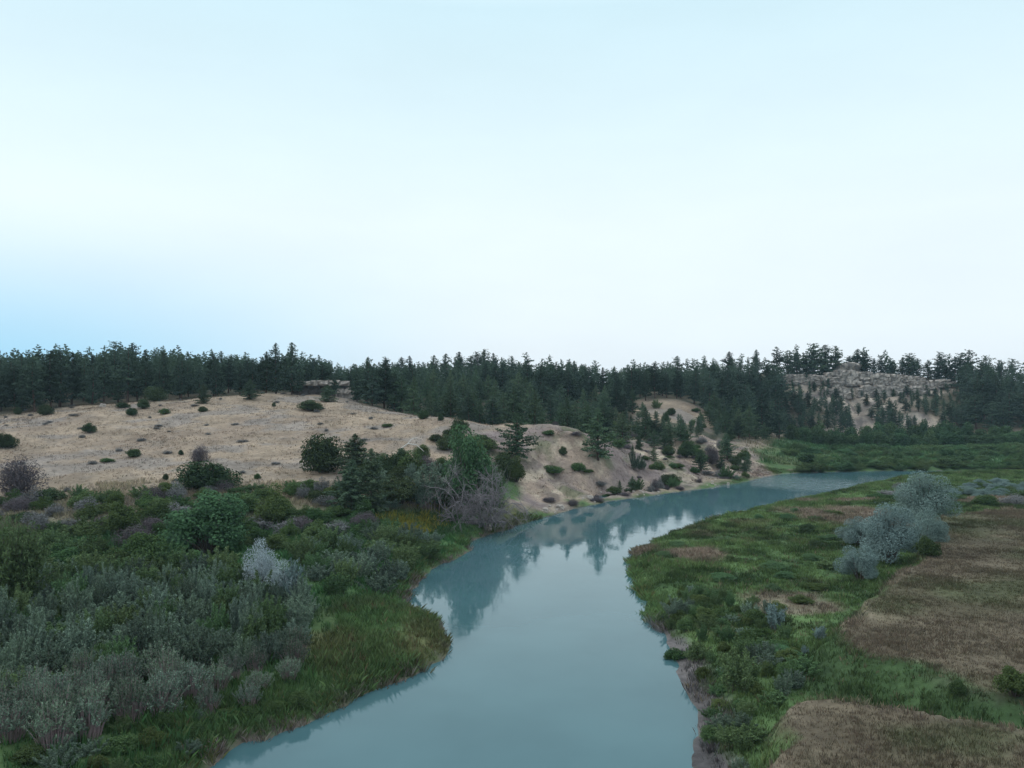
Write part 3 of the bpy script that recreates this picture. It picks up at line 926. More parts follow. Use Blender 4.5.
# ------------------------------------------------------------------ single plants read off the photo: (kind, name, base column, base row, width, height in photo units, label, category)
ONE = [
    # lone evergreens and bushes on the tan hill
    ('juniper', 'juniper_bush', 46, 415, 17, 13, 'round dark juniper at the top left of the tan hill, just below the wood', 'bush'),
    ('juniper', 'juniper_bush', 18, 415, 9, 9, 'small dark juniper beside a pale sage patch, high on the tan hill at far left', 'bush'),
    ('juniper', 'juniper_bush', 89, 433, 15, 11, 'small round juniper alone on the bare tan slope at left', 'bush'),
    ('juniper', 'juniper_bush', 6, 448, 24, 18, 'dark juniper at the left picture edge, halfway up the tan slope', 'bush'),
    ('juniper', 'juniper_bush', 123, 408, 14, 7, 'low flat juniper just below the wood, third bush of an uphill line', 'bush'),
    ('juniper', 'juniper_bush', 143, 409, 14, 11, 'round juniper below the tall dark bush at the edge of the wood', 'bush'),
    ('juniper', 'juniper_bush', 132, 416, 13, 9, 'small juniper lowest of the cluster near the left wood edge', 'bush'),
    ('juniper', 'juniper_bush', 155, 401, 22, 18, 'large dark rounded juniper touching the edge of the left wood', 'bush'),
    ('greenbush', 'low_bush', 165, 414, 12, 7, 'greyish low bush right of the juniper cluster on the tan slope', 'bush'),
    ('cone', 'juniper_tree', 203, 404, 14, 20, 'cone-shaped light green juniper standing on the hill in front of the wood', 'tree'),
    ('juniper', 'juniper_bush', 203, 412, 11, 7, 'small flat juniper directly below the cone-shaped juniper', 'bush'),
    ('cone', 'juniper_tree', 250, 400, 18, 20, 'broad bluish juniper at the edge of the wood left of the rock ledge', 'tree'),
    ('juniper', 'juniper_bush', 310, 411, 28, 12, 'low spreading juniper on the hill top below the rock ledge', 'bush'),
    ('juniper', 'juniper_bush', 274, 407, 5, 5, 'tiny dark bush on the hill top left of the spreading juniper', 'bush'),
    ('cone', 'juniper_tree', 327, 402, 20, 17, 'grey green juniper growing against the foot of the rock ledge', 'tree'),
    ('juniper', 'juniper_bush', 424, 419, 12, 11, 'small round dark juniper on the crest at the right end of the tan hill', 'bush'),
    ('juniper', 'juniper_bush', 441, 421, 7, 7, 'tiny round juniper just right of the dark one on the crest', 'bush'),
    ('juniper', 'juniper_bush', 133, 457, 15, 10, 'small dark bush alone among pale sage above the large juniper', 'bush'),
    ('greenbush', 'low_bush', 108, 462, 16, 5, 'flat olive green bush low on the tan slope left of the large juniper', 'bush'),
    ('juniper', 'juniper_bush', 166, 481, 7, 8, 'tiny upright juniper just left of the large sprawling juniper', 'bush'),
    ('juniper', 'large_juniper', 209, 489, 62, 34, 'large sprawling dark juniper low on the tan slope behind the bright green tree', 'bush'),
    ('mauve', 'bare_bush', 200, 462, 20, 18, 'thin greyish twiggy bush standing behind the large sprawling juniper', 'bush'),
    ('mauve', 'bare_bush', 15, 496, 52, 42, 'big mauve grey twiggy bush at the left edge of the tan slope', 'bush'),
    ('greenbush', 'low_bush', 258, 479, 8, 7, 'tiny dark bush on the tan slope right of the large juniper', 'bush'),
    ('juniper', 'juniper_bush', 181, 455, 6, 6, 'very small bush just above the large sprawling juniper', 'bush'),
    ('greenbush', 'low_bush', 388, 427, 14, 4, 'low grey green mat on the bare hill crest above the gully thicket', 'bush'),
    # foot of the hill
    ('tallwillow', 'tall_willow', 14, 605, 70, 84, 'tall feathery willow at the left picture edge over the thicket', 'tree'),
    ('olivegreen', 'leafy_bush', 122, 536, 40, 38, 'dark olive round bush at the hill foot, left of the bright green tree', 'bush'),
    ('greenbush', 'leafy_bush', 156, 525, 34, 28, 'dark bush with a brown base between the olive bush and the bright green tree', 'bush'),
    ('leafy', 'box_elder', 209, 553, 88, 68, 'large bright green rounded tree at the hill foot, the biggest crown left of the river', 'tree'),
    ('olivegreen', 'leafy_bush', 147, 566, 50, 38, 'pale yellow green round bush in front of the bright green tree', 'bush'),
    ('olivegreen', 'leafy_bush', 274, 524, 40, 40, 'upright olive green bush right of the bright green tree', 'bush'),
    ('greenbush', 'leafy_bush', 246, 512, 30, 22, 'dark low bush between the bright green tree and the olive upright bush', 'bush'),
    ('sage', 'sage_bush', 288, 535, 30, 16, 'mauve grey sagebrush mound below the upright olive bush', 'bush'),
    ('white', 'silver_bush', 262, 594, 40, 54, 'white silver rounded bush standing out of the grey green thicket', 'bush'),
    ('white', 'silver_bush', 282, 600, 38, 38, 'shorter white silver bush touching the right side of the tallest white one', 'bush'),
    ('silverfan', 'silver_bush', 292, 600, 28, 40, 'dull silver upright bush below the two white silver bushes', 'bush'),
    ('silver', 'silver_bush', 388, 574, 12, 8, 'small pale silvery tuft in the green near the river inlet', 'bush'),
    # gully thicket
    ('juniper', 'large_juniper', 322, 472, 48, 46, 'large round dark tree highest in the gully thicket on the tan slope', 'tree'),
    ('cone', 'juniper_tree', 356, 476, 42, 42, 'soft green broad juniper touching the round dark tree in the gully', 'tree'),
    ('cone', 'juniper_tree', 352, 512, 44, 52, 'cone-shaped green juniper at the front left of the gully thicket', 'tree'),
    ('cone', 'juniper_tree', 372, 512, 40, 62, 'tall pointed green juniper in the middle of the gully thicket', 'tree'),
    ('juniper', 'juniper_bush', 391, 476, 26, 26, 'dark juniper behind the pointed juniper in the gully', 'bush'),
    ('greenbush', 'leafy_bush', 412, 476, 34, 26, 'rounded grey green bush with pale dead twigs in the gully', 'bush'),
    ('mauve', 'bare_bush', 425, 474, 26, 20, 'twiggy grey bush beside the rounded bush in the gully', 'bush'),
    ('juniper', 'juniper_bush', 400, 506, 44, 34, 'dark spreading bush at the shaded foot of the gully thicket', 'bush'),
    ('willow', 'willow_bush', 432, 508, 48, 46, 'blue green bush between the gully thicket and the dead tangle', 'bush'),
    ('juniper', 'juniper_bush', 446, 507, 42, 38, 'dark bush directly left of the grey dead tangle', 'bush'),
    ('leafy', 'box_elder', 466, 512, 60, 84, 'round topped green tree rising behind the grey dead tangle', 'tree'),
    ('leafy', 'box_elder', 487, 512, 36, 52, 'lower green tree right of the round topped tree, behind the dead tangle', 'tree'),
    ('juniper', 'juniper_bush', 452, 445, 26, 20, 'dark bush on the crest above the round topped green tree', 'bush'),
    ('juniper', 'juniper_bush', 460, 432, 20, 16, 'small dark bush highest on the crest over the green tree', 'bush'),
    ('greenbush', 'leafy_bush', 482, 452, 36, 20, 'olive bush on the slope right of the round topped green tree', 'bush'),
    ('juniper', 'juniper_bush', 436, 441, 16, 8, 'low dark bush at the left end of the crest line of bushes', 'bush'),
    # cut bank
    ('young', 'bank_pine', 516, 462, 30, 46, 'bushy dark pine on the brink of the bank above the dead tangle', 'tree'),
    ('juniper', 'juniper_bush', 506, 478, 32, 30, 'dark bush below the brink pine, right of the green trees', 'bush'),
    ('olivegreen', 'leafy_bush', 516, 482, 22, 26, 'olive bush at the foot of the brink pine', 'bush'),
    ('greenbush', 'leafy_bush', 553, 473, 26, 9, 'flat dark bush in the hollow of the eroded bank', 'bush'),
    ('greenbush', 'leafy_bush', 578, 472, 18, 10, 'low grey green bush halfway down the eroded bank', 'bush'),
    ('young', 'bank_pine', 598, 462, 30, 52, 'tall dark pine on the eroded bank, right of the bare tan crest', 'tree'),
    ('young', 'bank_pine', 622, 446, 22, 34, 'pine right of the tall dark pine on the eroded bank', 'tree'),
    ('young', 'bank_pine', 645, 440, 16, 32, 'slim pointed pine on the bench above the eroded bank', 'tree'),
    ('pine', 'bank_pine', 656, 442, 20, 22, 'dark rounded pine next to the slim pointed pine', 'tree'),
    ('young', 'bank_pine', 668, 442, 16, 22, 'second small pine right of the slim pointed pine', 'tree'),
    ('young', 'bank_pine', 681, 442, 18, 22, 'small pine at the right end of the row on the bench', 'tree'),
    ('greenbush', 'leafy_bush', 614, 494, 16, 9, 'small bright bush at the river edge below the eroded bank', 'bush'),
    ('willow', 'willow_bush', 636, 471, 16, 18, 'grey green bush on the pale face of the eroded bank', 'bush'),
    ('juniper', 'juniper_bush', 686, 458, 20, 18, 'dark bush on the lip of the bank left of the mauve bare tree', 'bush'),
    ('mauve', 'bare_tree', 711, 465, 18, 22, 'mauve grey bare tree standing on the bank near the river bend', 'tree'),
    ('young', 'bank_pine', 727, 460, 16, 26, 'green pine right of the mauve bare tree', 'tree'),
    ('juniper', 'juniper_bush', 736, 466, 12, 12, 'small bush near the right end of the eroded bank', 'bush'),
    ('juniper', 'juniper_bush', 668, 456, 16, 12, 'small dark bush in the middle of the bank top', 'bush'),
    ('greenbush', 'leafy_bush', 548, 436, 14, 6, 'tiny bush on the bare tan crest right of the brink pine', 'bush'),
    ('juniper', 'juniper_bush', 563, 457, 10, 10, 'tiny dark bush high on the eroded bank below the bare crest', 'bush'),
    # silver trees of the right flat
    ('silver', 'russian_olive', 923, 526, 70, 52, 'large silver leaved tree, farthest of the cluster by the right meadow', 'tree'),
    ('silver', 'russian_olive', 888, 562, 66, 56, 'silver leaved tree with dark shaded base, middle of the right cluster', 'tree'),
    ('silver', 'russian_olive', 926, 548, 44, 40, 'silver leaved tree tucked between the middle and the farthest silver trees', 'tree'),
    ('silver', 'russian_olive', 858, 546, 40, 32, 'dull silver tree half hidden behind the left side of the cluster', 'tree'),
    ('silver', 'russian_olive', 859, 580, 46, 38, 'small pale silver tree in front of the cluster, lowest of them', 'tree'),
    ('greenbush', 'leafy_bush', 928, 556, 26, 24, 'dark green bush under the right side of the silver trees', 'bush'),
    ('juniper', 'low_bush', 806, 534, 19, 12, 'small dark round bush on the tan patch left of the silver trees', 'bush'),
    ('juniper', 'low_bush', 816, 547, 17, 9, 'lower dark green bush in front of the small dark round bush', 'bush'),
    ('silverfan', 'silver_weed', 774, 629, 24, 26, 'spiky pale silver weed alone in the green flat right of the river', 'plant'),
    ('silverfan', 'silver_weed', 820, 640, 14, 14, 'smaller dull silver weed between the spiky weed and the meadow edge', 'plant'),
    ('silverfan', 'silver_weed', 804, 657, 8, 12, 'tiny pale weed below the dull silver weed', 'plant'),
    ('willow', 'willow_bush', 676, 618, 28, 20, 'grey bush leaning over the right mud bank at the narrows', 'bush'),
    ('willowgreen', 'willow_bush', 738, 690, 48, 40, 'grey green bush above the right mud beach near the meadow corner', 'bush'),
    ('greenbush', 'leafy_bush', 674, 660, 24, 12, 'low dark bush at the water edge on the right mud bank', 'bush'),
    ('olivegreen', 'leafy_bush', 1012, 696, 40, 32, 'dark green bush at the right edge in the swale between the two meadows', 'bush'),
    ('greenbush', 'leafy_bush', 956, 697, 18, 18, 'light green small bush in the swale between the two meadows', 'bush'),
    ('willowgreen', 'willow_bush', 918, 498, 26, 12, 'green bush left of the sage patches beyond the silver trees', 'bush'),
    ('greenbush', 'leafy_bush', 985, 506, 26, 12, 'dark green bush in front of the pale sage patch at right', 'bush'),
]
occupied = []
for kind, name, bx, by, w, h, lab, cat in ONE:
    x, y, z = at(bx, by)
    sc = y / F
    if kind in ('cone', 'young', 'pine'):
        r_ = pine(kind, name, x, y, h * sc, lab, cat, None, 1.0)
        pr_w = {'cone': 7.0, 'young': 5.2, 'pine': 5.2}[kind]
        r_.scale = (w * sc / pr_w, w * sc / pr_w, h * sc / 12)
    else:
        bush(kind, name, x, y, w * sc * 0.98, h * sc * 1.05, lab, cat)
    occupied.append((x, y, w * sc * 0.5))


def clear(x, y, k=0.7):
    return all((x - a) ** 2 + (y - b) ** 2 > (k * r) ** 2 for a, b, r in occupied)


def scatter(poly_px, z, count, dmin, fn, seed, clearance=0.7):
    """spread plants over a patch of ground given by its outline"""
    rr = random.Random(seed)
    poly = np.array([g(a, b, z) for a, b in poly_px])
    lo, hi = poly.min(0), poly.max(0)
    put, k = [], 0
    while len(put) < count and k < count * 60:
        k += 1
        x, y = rr.uniform(lo[0], hi[0]), rr.uniform(lo[1], hi[1])
        if sdist(poly, np.array([x]), np.array([y]))[0] < 0 or shore(x, y)[0] < 1.2 or not clear(x, y, clearance):
            continue
        if any((x - a) ** 2 + (y - b) ** 2 < dmin * dmin for a, b in put):
            continue
        put.append((x, y))
        fn(x, y, rr)
    return put


U = random.uniform
# grey green thicket
scatter([(-30, 600), (40, 585), (120, 578), (230, 585), (305, 598), (310, 628), (280, 655), (200, 672), (120, 684), (40, 695), (-30, 712)], 2, 185, 1.6,
        lambda x, y, r: bush('willow' if r.random() < .78 else 'willowgreen', 'willow_bush', x, y, U(1.7, 3.1), U(1.5, 3.3), 'grey green willow bush in the dense thicket left of the river', 'bush', 'grey green willows of the thicket'), 1)
# bare stems in front
scatter([(-30, 745), (-30, 705), (60, 690), (170, 672), (200, 690), (150, 715), (60, 745)], 2, 28, 1.4,
        lambda x, y, r: bush('stemmy', 'bare_stemmed_willow', x, y, U(1.8, 2.6), U(1.9, 2.8), 'willow with bare mauve stems at the front of the thicket', 'bush', 'bare stemmed willows before the thicket'), 2)
scatter([(190, 685), (270, 660), (300, 640), (315, 655), (280, 682), (205, 700)], 2, 14, 1.6,
        lambda x, y, r: bush('stemmy', 'bare_stemmed_willow', x, y, U(1.5, 2.2), U(1.4, 2.0), 'short willow with mauve stems where thicket meets riverside grass', 'bush', 'short bare stemmed willows by the grass'), 3)
# upper thicket, greener
scatter([(-30, 595), (-30, 548), (60, 545), (110, 560), (180, 560), (240, 566), (240, 585), (120, 580)], 2.5, 46, 2.6,
        lambda x, y, r: bush('willowgreen' if r.random() < .7 else 'greenbush', 'green_willow', x, y, U(2.6, 4.0), U(1.8, 2.9), 'dull green willow in the upper thicket below the tan hill', 'bush', 'green willows of the upper thicket'), 4)
# inlet willows
scatter([(295, 560), (330, 538), (400, 535), (450, 540), (462, 552), (420, 572), (400, 590), (330, 596)], 1.8, 34, 2.5,
        lambda x, y, r: bush('willow' if r.random() < .6 else 'willowgreen', 'inlet_willow', x, y, U(2.4, 3.6), U(1.6, 3.0), 'soft grey green willow between the white bush and the river inlet', 'bush', 'willows by the river inlet'), 5)
# hill foot scrub
scatter([(-30, 530), (-30, 514), (100, 508), (200, 505), (300, 505), (360, 510), (370, 525), (320, 535), (250, 540), (100, 540)], 3.2, 105, 1.9,
        lambda x, y, r: bush(r.choice(['greenbush', 'greenbush', 'olivegreen', 'sage', 'juniper', 'willowgreen', 'mauve']), 'scrub_bush', x, y, U(2.2, 4.4), U(1.1, 2.8), 'mixed low scrub bush along the foot of the tan hill', 'bush', 'scrub along the foot of the tan hill'), 6)
# gully fillers
scatter([(340, 508), (345, 490), (400, 478), (450, 470), (500, 466), (505, 478), (450, 490), (430, 502)], 5, 18, 2.6,
        lambda x, y, r: bush(r.choice(['greenbush', 'juniper', 'willow']), 'gully_bush', x, y, U(2.6, 4.2), U(2, 3.8), 'dark bush packed in the gully thicket on the tan slope', 'bush', 'bushes packed in the gully'), 7, 0.3)
# bank shrubs and little pines
scatter([(600, 460), (640, 440), (700, 440), (760, 452), (770, 462), (700, 470), (640, 474)], 6, 40, 2.8,
        lambda x, y, r: (bush(r.choice(['willow', 'greenbush', 'willowgreen', 'mauve', 'sage']), 'bank_bush', x, y, U(1.6, 4), U(1.0, 2.6), 'small bush scattered over the top of the eroded bank', 'bush', 'bushes on top of the eroded bank') if r.random() < .72 else
                         pine('young', 'small_pine', x, y, U(2.5, 5.0), 'small green pine scattered over the top of the eroded bank', 'tree', 'small pines on top of the eroded bank', 1.2)), 8)
scatter([(530, 490), (545, 455), (600, 452), (700, 452), (765, 464), (740, 478), (640, 490), (570, 503)], 4, 60, 1.8,
        lambda x, y, r: bush(r.choice(['mauve', 'sage', 'mauve', 'greenbush']), 'dry_brush', x, y, U(1.2, 3.4), U(0.5, 1.3), 'low mauve or grey brush on the face of the eroded bank', 'bush', 'brush on the face of the eroded bank'), 15)
scatter([(585, 446), (615, 428), (660, 424), (720, 424), (785, 446), (770, 455), (700, 452), (620, 456)], 8.5, 46, 2.8,
        lambda x, y, r: (bush(r.choice(['juniper', 'greenbush', 'willowgreen', 'cotton']), 'bench_bush', x, y, U(2.2, 4.5), U(1.6, 3.4), 'green bush of the bench between the forest and the eroded bank', 'bush', 'bushes of the bench above the bank') if r.random() < .55 else
                         pine('young', 'young_pine', x, y, U(2.5, 5.0), 'young pine standing on the bench between the forest and the eroded bank', 'tree', 'young pines of the bench above the bank', 1.25)), 17)
for q_, Y_, h_ in [(806, 337, 5), (814, 333, 4), (828, 337, 4), (836, 328, 5), (852, 331, 4.5), (862, 334, 3.6), (866, 325, 5), (876, 330, 4), (884, 327, 5), (893, 331, 3.5), (900, 326, 4.5), (908, 330, 5), (917, 328, 4.2),
                    (926, 333, 4), (935, 330, 4.6), (858, 318, 5), (846, 312, 4.5), (872, 314, 5), (890, 318, 4.6), (841, 344, 3.4), (871, 343, 3.6), (899, 343, 3.2)]:
    pine('young' if h_ < 4 else 'pine', 'cliff_pine', (q_ - 512) / F * Y_, Y_, h_, 'stunted dark pine clinging to the bare rock face of the cliff', 'tree', 'stunted pines on the cliff face', 1.5)
# far flat: shrubs and cottonwood row
scatter([(770, 471), (800, 452), (900, 447), (1060, 447), (1060, 466), (900, 468)], 1.2, 78, 4.0,
        lambda x, y, r: bush(r.choice(['willowgreen', 'willowgreen', 'cotton', 'leafy']), 'flood_plain_bush', x, y, U(4, 8), U(1.6, 3.0), 'green bush of the far flat between river bend and cliff', 'bush', 'bushes of the far flat'), 9)
scatter([(775, 474), (800, 470), (900, 466), (1060, 464), (1060, 471), (900, 472)], 0.6, 60, 2.2,
        lambda x, y, r: bush(r.choice(['willowgreen', 'greenbush']), 'water_edge_bush', x, y, U(2.5, 5), U(0.8, 1.6), 'low bush lining the far water edge below the green flat', 'bush', 'bushes lining the far water edge'), 16)
for row_ in range(2):
    q = 792.0
    while q < 1060:
        Y = 284 - 7 * row_ + U(-3, 3)
        hgt = (U(5.5, 8.5) if q < 960 else U(4, 7)) * (0.8 if row_ else 1)
        bush('cotton', 'cottonwood', (q - 512) / F * Y, Y, U(5, 7.5), hgt, 'mid green cottonwood in the row at the foot of the cliff', 'tree', 'cottonwood row at the cliff foot')
        q += U(9, 15)
# right flat bushes
scatter([(640, 560), (700, 530), (800, 505), (850, 500), (840, 560), (845, 600), (850, 640), (800, 690), (745, 745), (715, 760), (690, 690), (670, 620)], 1.2, 30, 3.2,
        lambda x, y, r: bush(r.choice(['leafy', 'willowgreen', 'olivegreen']), 'meadow_bush', x, y, U(1.4, 3.4), U(0.5, 1.0), 'low leafy clump in the green flat right of the river', 'bush', 'low clumps of the right flat'), 10)
scatter([(860, 500), (900, 485), (960, 480), (1050, 480), (1050, 502), (950, 508)], 1.5, 24, 3.0,
        lambda x, y, r: bush(r.choice(['greenbush', 'willowgreen', 'sage']), 'meadow_bush', x, y, U(3, 5), U(1, 1.8), 'low bush of the flat beyond the silver trees', 'bush', 'bushes beyond the silver trees'), 11)
scatter([(945, 497), (950, 486), (985, 479), (1060, 478), (1060, 494), (1000, 496)], 1.5, 34, 1.7,
        lambda x, y, r: bush('silver', 'silver_sage', x, y, U(2.2, 4.2), U(0.9, 1.7), 'pale silver sage clump in the patch at right beyond the meadow', 'bush', 'silver sage patch beyond the meadow'), 14)
scatter([(655, 600), (690, 590), (760, 600), (800, 640), (812, 685), (770, 728), (735, 770), (700, 770), (700, 700), (680, 650)], 1.2, 80, 1.1,
        lambda x, y, r: bush(r.choice(['greenbush', 'willow', 'willowgreen', 'willowgreen', 'willowgreen', 'olivegreen']), 'riverside_weed', x, y, U(0.9, 2.2), U(0.6, 1.5), 'leafy green weed clump on the right bank between mud beach and raised meadow', 'plant', 'weed clumps of the right bank'), 18)
# lower left weeds
scatter([(20, 768), (60, 740), (150, 715), (215, 705), (300, 690), (330, 700), (250, 738), (190, 765)], 1.6, 44, 1.3,
        lambda x, y, r: bush(r.choice(['greenbush', 'olivegreen', 'willow', 'willowgreen']), 'leafy_weed', x, y, U(1.0, 1.9), U(0.7, 1.3), 'leafy weed clump between the thicket and the near left bank', 'plant', 'weed clumps by the near left bank'), 12)
# specks of sage on the tan hill
scatter([(-40, 500), (-40, 440), (100, 425), (330, 425), (420, 440), (330, 470), (300, 495), (100, 500)], 8, 120, 2.2,
        lambda x, y, r: bush('sage', 'sagebrush', x, y, U(0.8, 2.4), U(0.35, 0.7), 'pale grey sagebrush tuft dotted over the tan hillside', 'bush', 'sagebrush dotted over the tan hillside'), 13)


# ------------------------------------------------------------------ dead tangle, rocks, driftwood
def limb(start, direction, length, rad, depth, r, out):
    steps = 5
    pts = [np.array(start, float)]
    d = unit(np.array(direction, float))
    for _ in range(steps):
        d = unit(d + r.normal(size=3) * 0.22 - np.array([0, 0, 0.03]))
        pts.append(pts[-1] + d * length / steps)
    out.append(tube(pts, np.linspace(rad, rad * 0.45, steps + 1), 4))
    if depth == 0:
        return
    for _ in range(r.integers(4, 7)):
        q = r.integers(1, steps + 1)
        limb(pts[q], unit(d + r.normal(size=3) * 0.75), length * r.uniform(0.45, 0.75), rad * 0.5, depth - 1, r, out)


dx, dy, dz = at(478, 527)
root = bpy.data.objects.new('dead_tree', None)
COL.objects.link(root)
root.location = (dx, dy - 0.3, dz)
root.scale = (0.72, 0.85, 0.95)
tag(root, 'grey mauve tangle of a dead fallen tree at the river edge', 'dead tree')
rd = np.random.default_rng(5)
for k in range(16):
    ox = -3.9 + 0.5 * k + rd.uniform(-0.3, 0.3)
    dr = (0.07 * ox + rd.normal() * 0.2, rd.normal() * 0.3 - 0.1, rd.uniform(0.7, 1.0))
    o_ = []
    limb((ox, rd.uniform(-0.9, 0.9), -0.1), dr, (6.4 - 0.07 * ox * ox) * rd.uniform(0.65, 1.05), 0.15, 3, rd, o_)
    obj('limb', mesh_from('limb_mesh', *join(o_), MAT['dead']), root)
TK = tube([(-4.5, -0.4, 0.2), (-1.5, -0.2, 0.5), (1.5, 0.1, 0.7), (5.5, 0.3, 0.5)], [0.32, 0.3, 0.24, 0.14], 8)
obj('trunk', mesh_from('trunk_mesh', *TK, MAT['dead'], smooth=True), root)


def rock_mesh(seed, w, d, h, mat, sub=3, rough=0.35):
    import bmesh
    bm = bmesh.new()
    bmesh.ops.create_icosphere(bm, subdivisions=sub, radius=1.0)
    off = Vector((seed * 3.1, seed * 1.7, seed * 0.9))
    for v in bm.verts:
        p = v.co.copy()
        k = max(abs(p.x), abs(p.y), abs(p.z))
        p = p.lerp(p / k * 0.85, 0.6)
        nz = mnoise.noise(p * 1.5 + off) * rough + mnoise.noise(p * 4 + off) * rough * 0.4
        p *= 1 + nz
        v.co = Vector((p.x * w / 2, p.y * d / 2, p.z * h / 2 + h * 0.35))
    me = bpy.data.meshes.new('rock_mesh')
    bm.to_mesh(me)
    bm.free()
    me.materials.append(MAT[mat])
    return me


def outcrop_mesh(seed, width, depth, height, mat='rock', layers=3, overhang=0.0):
    """a broken wall of jointed blocks in courses, one rock mass"""
    r = np.random.default_rng(seed)
    Vs, Qs = [], []
    for L_ in range(layers):
        z0, z1 = height * L_ / layers, height * (L_ + 1) / layers
        x = -width / 2
        while x < width / 2:
            bw = r.uniform(0.06, 0.16) * width + 0.6
            e = 1 - (2 * abs(x + bw / 2) / width) ** 3
            if e <= 0.05:
                x += bw
                continue
            hh = (z1 - z0) * r.uniform(0.75, 1.35) * (0.45 + 0.55 * e)
            dpt = depth * r.uniform(0.7, 1.1) * (1 - 0.22 * L_ / layers * (1 - overhang)) + overhang * depth * 0.35 * (L_ == layers - 1)
            c = []
            for zz in np.linspace(0, 1, 4):
                sh = 1 - 0.10 * abs(zz - 0.5) * 2
                for (a, b) in ((-1, -1), (0, -1.12), (1, -1), (1, 1), (-1, 1)):
                    c.append([x + bw / 2 + a * bw * 0.5 * sh + r.normal() * 0.07 * bw, b * dpt / 2 * sh + r.normal() * 0.06 * dpt, z0 - 0.4 + zz * (hh + 0.5) + r.normal() * 0.05 * hh])
            o = sum(len(v) for v in Vs)
            Vs.append(np.array(c))
            for q in range(3):
                for j in range(5):
                    Qs.append([o + q * 5 + j, o + q * 5 + (j + 1) % 5, o + q * 5 + 5 + (j + 1) % 5, o + q * 5 + 5 + j])
            Qs.append([o + 15, o + 16, o + 17, o + 18])
            Qs.append([o + 18, o + 19, o + 15, o + 15])
            x += bw * r.uniform(0.8, 0.98)
    V_ = np.concatenate(Vs)
    me = bpy.data.meshes.new('outcrop_mesh')
    me.from_pydata([tuple(v) for v in V_], [], [tuple(dict.fromkeys(q)) for q in Qs])
    me.materials.append(MAT[mat])
    me.update()
    return me


def place_rock(name, me, px_, Y, label, rz=0.0, sink=0.3, group=None):
    x = (px_ - 512) / F * Y
    o = obj(name, me)
    o.location = (x, Y, float(ground(x, Y)[0]) - sink)
    o.rotation_euler = (0, 0, rz)
    tag(o, label, 'rock', group)
    return o


for i, (q, Y, w, d, h, lab) in enumerate([
        (800, 339, 16, 5, 4.0, 'pale sandstone ledge at the left end of the cliff rim'),
        (822, 341, 14, 5, 4.0, 'grey sandstone ledge left of the bare crag on the cliff'),
        (846, 341, 18, 7, 6.0, 'tall pale rock face directly under the bare crag of the cliff'),
        (870, 341, 14, 6, 6.0, 'cracked pale rock wall right of the bare crag'),
        (890, 342, 13, 6, 5.0, 'upright jointed rock wall in the middle of the cliff'),
        (908, 343, 12, 5, 4.0, 'lower jointed rock ledge right of the cliff middle'),
        (932, 344, 18, 5, 2.8, 'long thin pale ledge at the right end of the cliff rim'),
        (880, 333, 20, 4, 5.0, 'upright jointed slabs forming the tallest part of the cliff face'),
        (912, 334, 16, 4, 3.6, 'broken jointed slabs at the right part of the cliff face'),
        (838, 331, 10, 4, 4.0, 'grey fractured buttress under the bare crag of the cliff'),
        (985, 345, 14, 4, 2.0, 'faint pale ledge among pines far right of the cliff'),
        (738, 335, 8, 4, 2.5, 'pale rock patch among the pines left of the cliff')]):
    place_rock('rock_outcrop', outcrop_mesh(500 + i, w, d, h, 'rock', 3 if h > 3 else 2), q, Y, lab, random.uniform(-0.15, 0.15), 0.6)
place_rock('rock_crag', rock_mesh(9, 11, 9, 8, 'rock', 4, 0.55), 847, 350, 'bare pale rock crag crowning the cliff between skyline pines', 0, 0.5)
place_rock('rock_spire', rock_mesh(12, 1.6, 1.6, 6, 'rock', 3, 0.3), 838, 350, 'thin rock spire standing on the bare crag of the cliff', 0, -3.0)

# ledge on the left hill
place_rock('rock_ledge', outcrop_mesh(540, 17, 5, 1.0, 'rock', 1, 0.0), 322, 220, 'flat pale sandstone slab capping the hill among pines, with dark shade under it', 0.05, -2.9)
place_rock('rock_ledge', outcrop_mesh(541, 15, 3.2, 3.4, 'shaderock', 2, 0.0), 321, 221, 'rock bluff directly under the flat pale sandstone slab, coloured dark for its shade', 0, 0.5)
place_rock('rock_ledge', outcrop_mesh(542, 5, 3.0, 2.6, 'rock', 2, 0.4), 345, 218, 'short broken ledge right of the flat pale sandstone slab', 0.3, 0.2)
for q, Y, h in [(252, 210, 9), (266, 213, 11), (276, 215, 13.5), (292, 218, 14), (300, 214, 6.5), (335, 212, 6), (357, 212, 9), (366, 208, 12), (384, 205, 12.5), (394, 202, 10)]:
    pine('pine', 'ledge_pine', (q - 512) / F * Y, Y, h, 'dark pine crowding the flat sandstone slab atop the tan hill', 'tree', 'pines around the sandstone slab', 1.05)

for i, (q, r_, w, h, lab) in enumerate([
        (488, 530, 0.9, 0.8, 'white boulder at the foot of the dead tangle by the water'),
        (728, 487.5, 0.5, 0.7, 'pale upright stone at the water edge of the eroded bank'),
        (103, 407, 1.2, 0.9, 'white speck of a boulder at the top of the tan hill'),
        (612, 492, 1.0, 0.7, 'pale boulder at the water below the middle of the eroded bank'),
        (590, 499, 1.1, 0.7, 'pale boulder at the water near the upstream end of the eroded bank'),
        (560, 509, 1.2, 0.8, 'rounded pale rock on the bank right of the dead tangle'),
        (545, 512, 0.9, 0.7, 'small pale rock nearest the dead tangle on its right'),
        (655, 488, 1.2, 0.8, 'tan rock at the water under the pale face of the bank')]):
    x, y, z = at(q, r_)
    o_ = obj('boulder', rock_mesh(20 + i, w * 1.2, w, h * 1.3, 'palerock', 3, 0.3))
    o_.location = (x, y, max(z, 0) - 0.15)
    tag(o_, lab, 'rock')
rr = random.Random(77)
protos = [rock_mesh(40 + i, 1.0, 0.9, 0.7, 'palerock', 2, 0.35) for i in range(4)]
